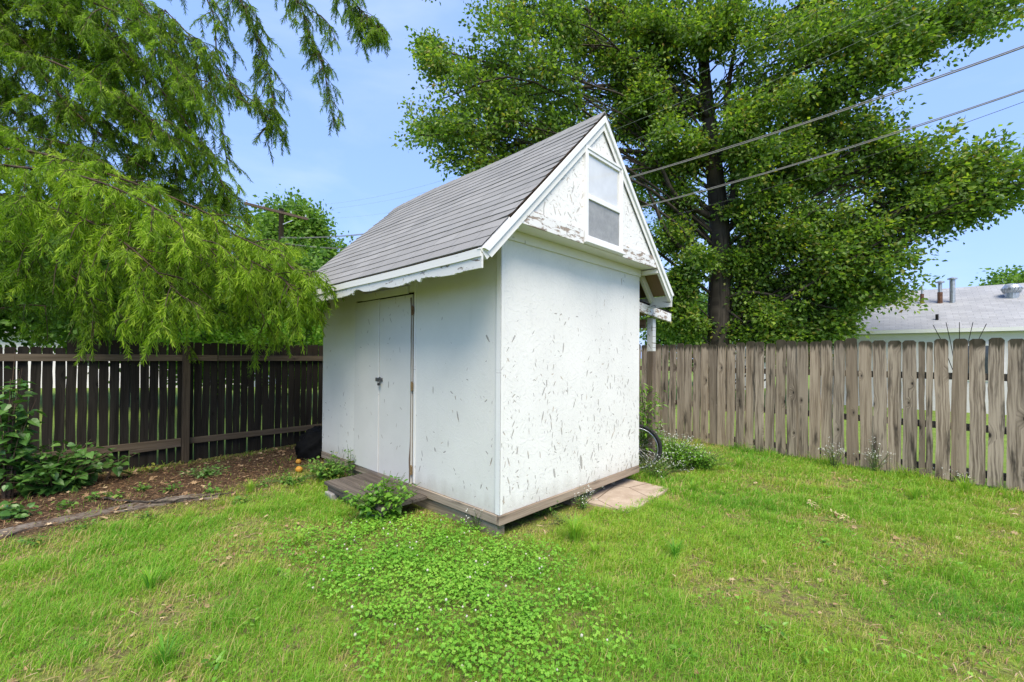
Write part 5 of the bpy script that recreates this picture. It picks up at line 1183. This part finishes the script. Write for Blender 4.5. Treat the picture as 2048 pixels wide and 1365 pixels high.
# ------------------------------------------------------------------ utility pole and lines
pp = D(562, 500, 22.0); pole = empty('utility_pole', 'brown wooden utility pole with a crossarm behind the shed', 'utility pole', (pp[0], pp[1], 0))
def PLc(px, py, Y=22.0): q = D(px, py, Y); return q - (pp[0], pp[1], 0)
ztop = D(562, 418, 22)[2]; mb = MB(); mb.tube([(0, 0, -.2), (0, 0, 4), (0, 0, ztop)], np.array([.16, .14, .115]), 12); mb.build('post', M['polewood'], pole, True)
mb = MB(); a_ = PLc(492, 409, 21.2); b_ = PLc(619, 441, 22.7); a_[1] -= 0; mb.bar(a_ + (0, -.16, 0), b_ + (0, -.16, 0), .09, .12); mb.build('crossarm', M['polewood'], pole)
mb = MB(); mb.bar(PLc(566, 449, 21.85), PLc(585, 441, 22.0), .02, .035); mb.build('brace', M['galv'], pole)
for f in (.04, .3, .72, .96):
    q = a_ + (b_ - a_) * f + (0, -.16, .06); mb = MB(); mb.lathe([(.02, 0), (.045, .03), (.03, .06), (.05, .09), (.02, .13), (0, .14)], 10, tuple(q)); mb.build('insulator', M['galv'], pole)
def cable(name, label, A, B, sag_, r, mat, wraps=False, C=None):
    A, B = np.array(A), np.array(B); n = 60; f = np.linspace(0, 1, n)[:, None]; P = A + (B - A) * f; P[:, 2] -= sag_ * 4 * (f * (1 - f))[:, 0]
    mb = MB(); o = P[0].copy(); mb.tube(P - o, r, 6, False)
    if wraps:
        Q = P.copy(); ph = np.linspace(0, 40, n); Q[:, 2] += r * 2.6 + .006 * np.sin(ph); mb.tube(Q - o, r * .7, 5, False)
    ob = mb.build(name, mat, None, True); ob.location = o; tag(ob, label, 'cable', 'overhead lines'); return ob
def far_end(px, py, Y, f=1.25, pole_=None):
    """carry the line on past the frame edge"""
    q = D(px, py, Y); return pole_ + (q - pole_) * f
M['cab'] = flat_mat('grey_cable', (.20, .195, .18), .6, nz=.1); M['cabd'] = flat_mat('dark_cable', (.05, .05, .05), .7); M['cabg'] = flat_mat('pale_wire', (.30, .34, .30), .5)
def fitcable(name, label, p0, pm, p1, r, mat, wraps=False):
    """line from the pole through a seen middle point to a seen right end; sag solved so that it hangs through the middle"""
    A = D(*p0); B = D(*p1); best = None
    for s in np.linspace(-.5, 3.5, 81):
        f = np.linspace(.1, 1, 300)[:, None]; P = A + (B - A) * f; P[:, 2] -= s * 4 * (f * (1 - f))[:, 0]
        d = P - CAMP; X = d @ RT / (d @ FW) * FPX + CX; Yp = CY - d @ UP / (d @ FW) * FPX; e = abs(np.interp(pm[0], X, Yp) - pm[1])
        if best is None or e < best[0]: best = (e, s)
    s = best[1]; n = 70; f = np.linspace(0, 1.22, n)[:, None]; P = A + (B - A) * f; P[:, 2] -= s * 4 * (f * (1 - f))[:, 0]
    mb = MB(); o = P[0].copy(); mb.tube(P - o, r, 6, False)
    if wraps:
        Q = P.copy(); Q[:, 2] += r * 2.4 + .004 * np.sin(np.linspace(0, 60, n)); mb.tube(Q - o, r * .75, 5, False)
    ob = mb.build(name, mat, None, True); ob.location = o; tag(ob, label, 'cable', 'overhead lines')
fitcable('overhead_cable', 'thick twin grey overhead cable crossing in front of the oak', (562, 476, 21.8), (1380, 322), (2048, 95, 8.0), .014, M['cab'], True)
fitcable('overhead_cable', 'single grey overhead cable below the thick twin one', (562, 486, 21.8), (1560, 340), (2048, 182, 8.0), .011, M['cab'], True)
fitcable('overhead_cable', 'thin dark overhead wire just below the grey cables', (562, 500, 21.8), (1700, 325), (2048, 204, 8.0), .005, M['cabd'])
fitcable('overhead_wire', 'faint thin wire over the oak crown ending near the shed ridge', (498, 407, 21.3), (1215, 235), (1640, 20, 9.6), .0026, M['cabg'])
fitcable('overhead_wire', 'middle of the three faint wires crossing the oak crown', (545, 420, 21.8), (1290, 235), (1760, 20, 9.2), .0026, M['cabg'])
fitcable('overhead_wire', 'lowest of the three faint wires crossing the oak crown', (612, 437, 22.5), (1400, 225), (1850, 20, 9.0), .0026, M['cabg'])
# service wire to the house at the right
cable('overhead_wire', 'thin service wire dropping to the white house roof', D(2300, 520, 15.0), D(1690, 612, 16.5), .25, .008, M['cabd'])

# ------------------------------------------------------------------ sky, sun, render
SUN_EL, SUN_AZ = R(56), math.atan2(.22, -1.0)      # azimuth measured from +Y toward +X
sd = np.array([math.sin(SUN_AZ) * math.cos(SUN_EL), math.cos(SUN_AZ) * math.cos(SUN_EL), math.sin(SUN_EL)])
sun = bpy.data.lights.new('sun', 'SUN'); sun.energy = 2.6; sun.angle = R(36); sun.color = (1.0, .905, .71)
so = bpy.data.objects.new('sun', sun); col.objects.link(so); so.rotation_euler = Vector(sd).to_track_quat('Z', 'Y').to_euler()
w = bpy.data.worlds.new('World'); sc.world = w; w.use_nodes = True; nt = w.node_tree; nt.nodes.clear()
out = nt.nodes.new('ShaderNodeOutputWorld'); bg = nt.nodes.new('ShaderNodeBackground'); sky = nt.nodes.new('ShaderNodeTexSky')
sky.sky_type = 'NISHITA'; sky.sun_disc = False; sky.sun_elevation = SUN_EL; sky.sun_rotation = SUN_AZ; sky.air_density = 1.0; sky.dust_density = 1.2; sky.ozone_density = 1.2
tc = nt.nodes.new('ShaderNodeTexCoord'); mp = nt.nodes.new('ShaderNodeMapping'); mp.inputs['Scale'].default_value = (1.0, 1.0, 3.2)
nz = nt.nodes.new('ShaderNodeTexNoise'); nz.inputs['Scale'].default_value = 1.7; nz.inputs['Detail'].default_value = 7; nz.inputs['Roughness'].default_value = .55; nz.inputs['Distortion'].default_value = .4
rp = nt.nodes.new('ShaderNodeValToRGB'); rp.color_ramp.elements[0].position = .5; rp.color_ramp.elements[1].position = .78
rp.color_ramp.elements[0].color = (0, 0, 0, 1); rp.color_ramp.elements[1].color = (.22, .22, .22, 1)
veil = nt.nodes.new('ShaderNodeMix'); veil.data_type = 'RGBA'; veil.inputs[0].default_value = .6; veil.inputs[7].default_value = (2.15, 3.5, 7.4, 1)
mx = nt.nodes.new('ShaderNodeMix'); mx.data_type = 'RGBA'; mx.inputs[7].default_value = (5.6, 5.9, 7.2, 1)
nt.links.new(tc.outputs['Generated'], mp.inputs[0]); nt.links.new(mp.outputs[0], nz.inputs['Vector']); nt.links.new(nz.outputs[0], rp.inputs[0])
nt.links.new(rp.outputs[0], mx.inputs['Factor']); nt.links.new(sky.outputs[0], veil.inputs[6]); nt.links.new(veil.outputs[2], mx.inputs[6]); nt.links.new(mx.outputs[2], bg.inputs[0]); nt.links.new(bg.outputs[0], out.inputs[0])
bg.inputs[1].default_value = .10
vs = sc.view_settings; sc.display_settings.display_device = 'sRGB'; vs.view_transform = 'Standard'; vs.look = 'None'; vs.exposure = 1.15; vs.gamma = 1; vs.use_curve_mapping = False
cy = sc.cycles; cy.max_bounces = 6; cy.diffuse_bounces = 3; cy.transmission_bounces = 4; cy.glossy_bounces = 2; cy.transparent_max_bounces = 4; cy.use_denoising = True; cy.denoiser = 'OPENIMAGEDENOISE'; cy.caustics_reflective = False; cy.caustics_refractive = False
sc.render.use_persistent_data = False
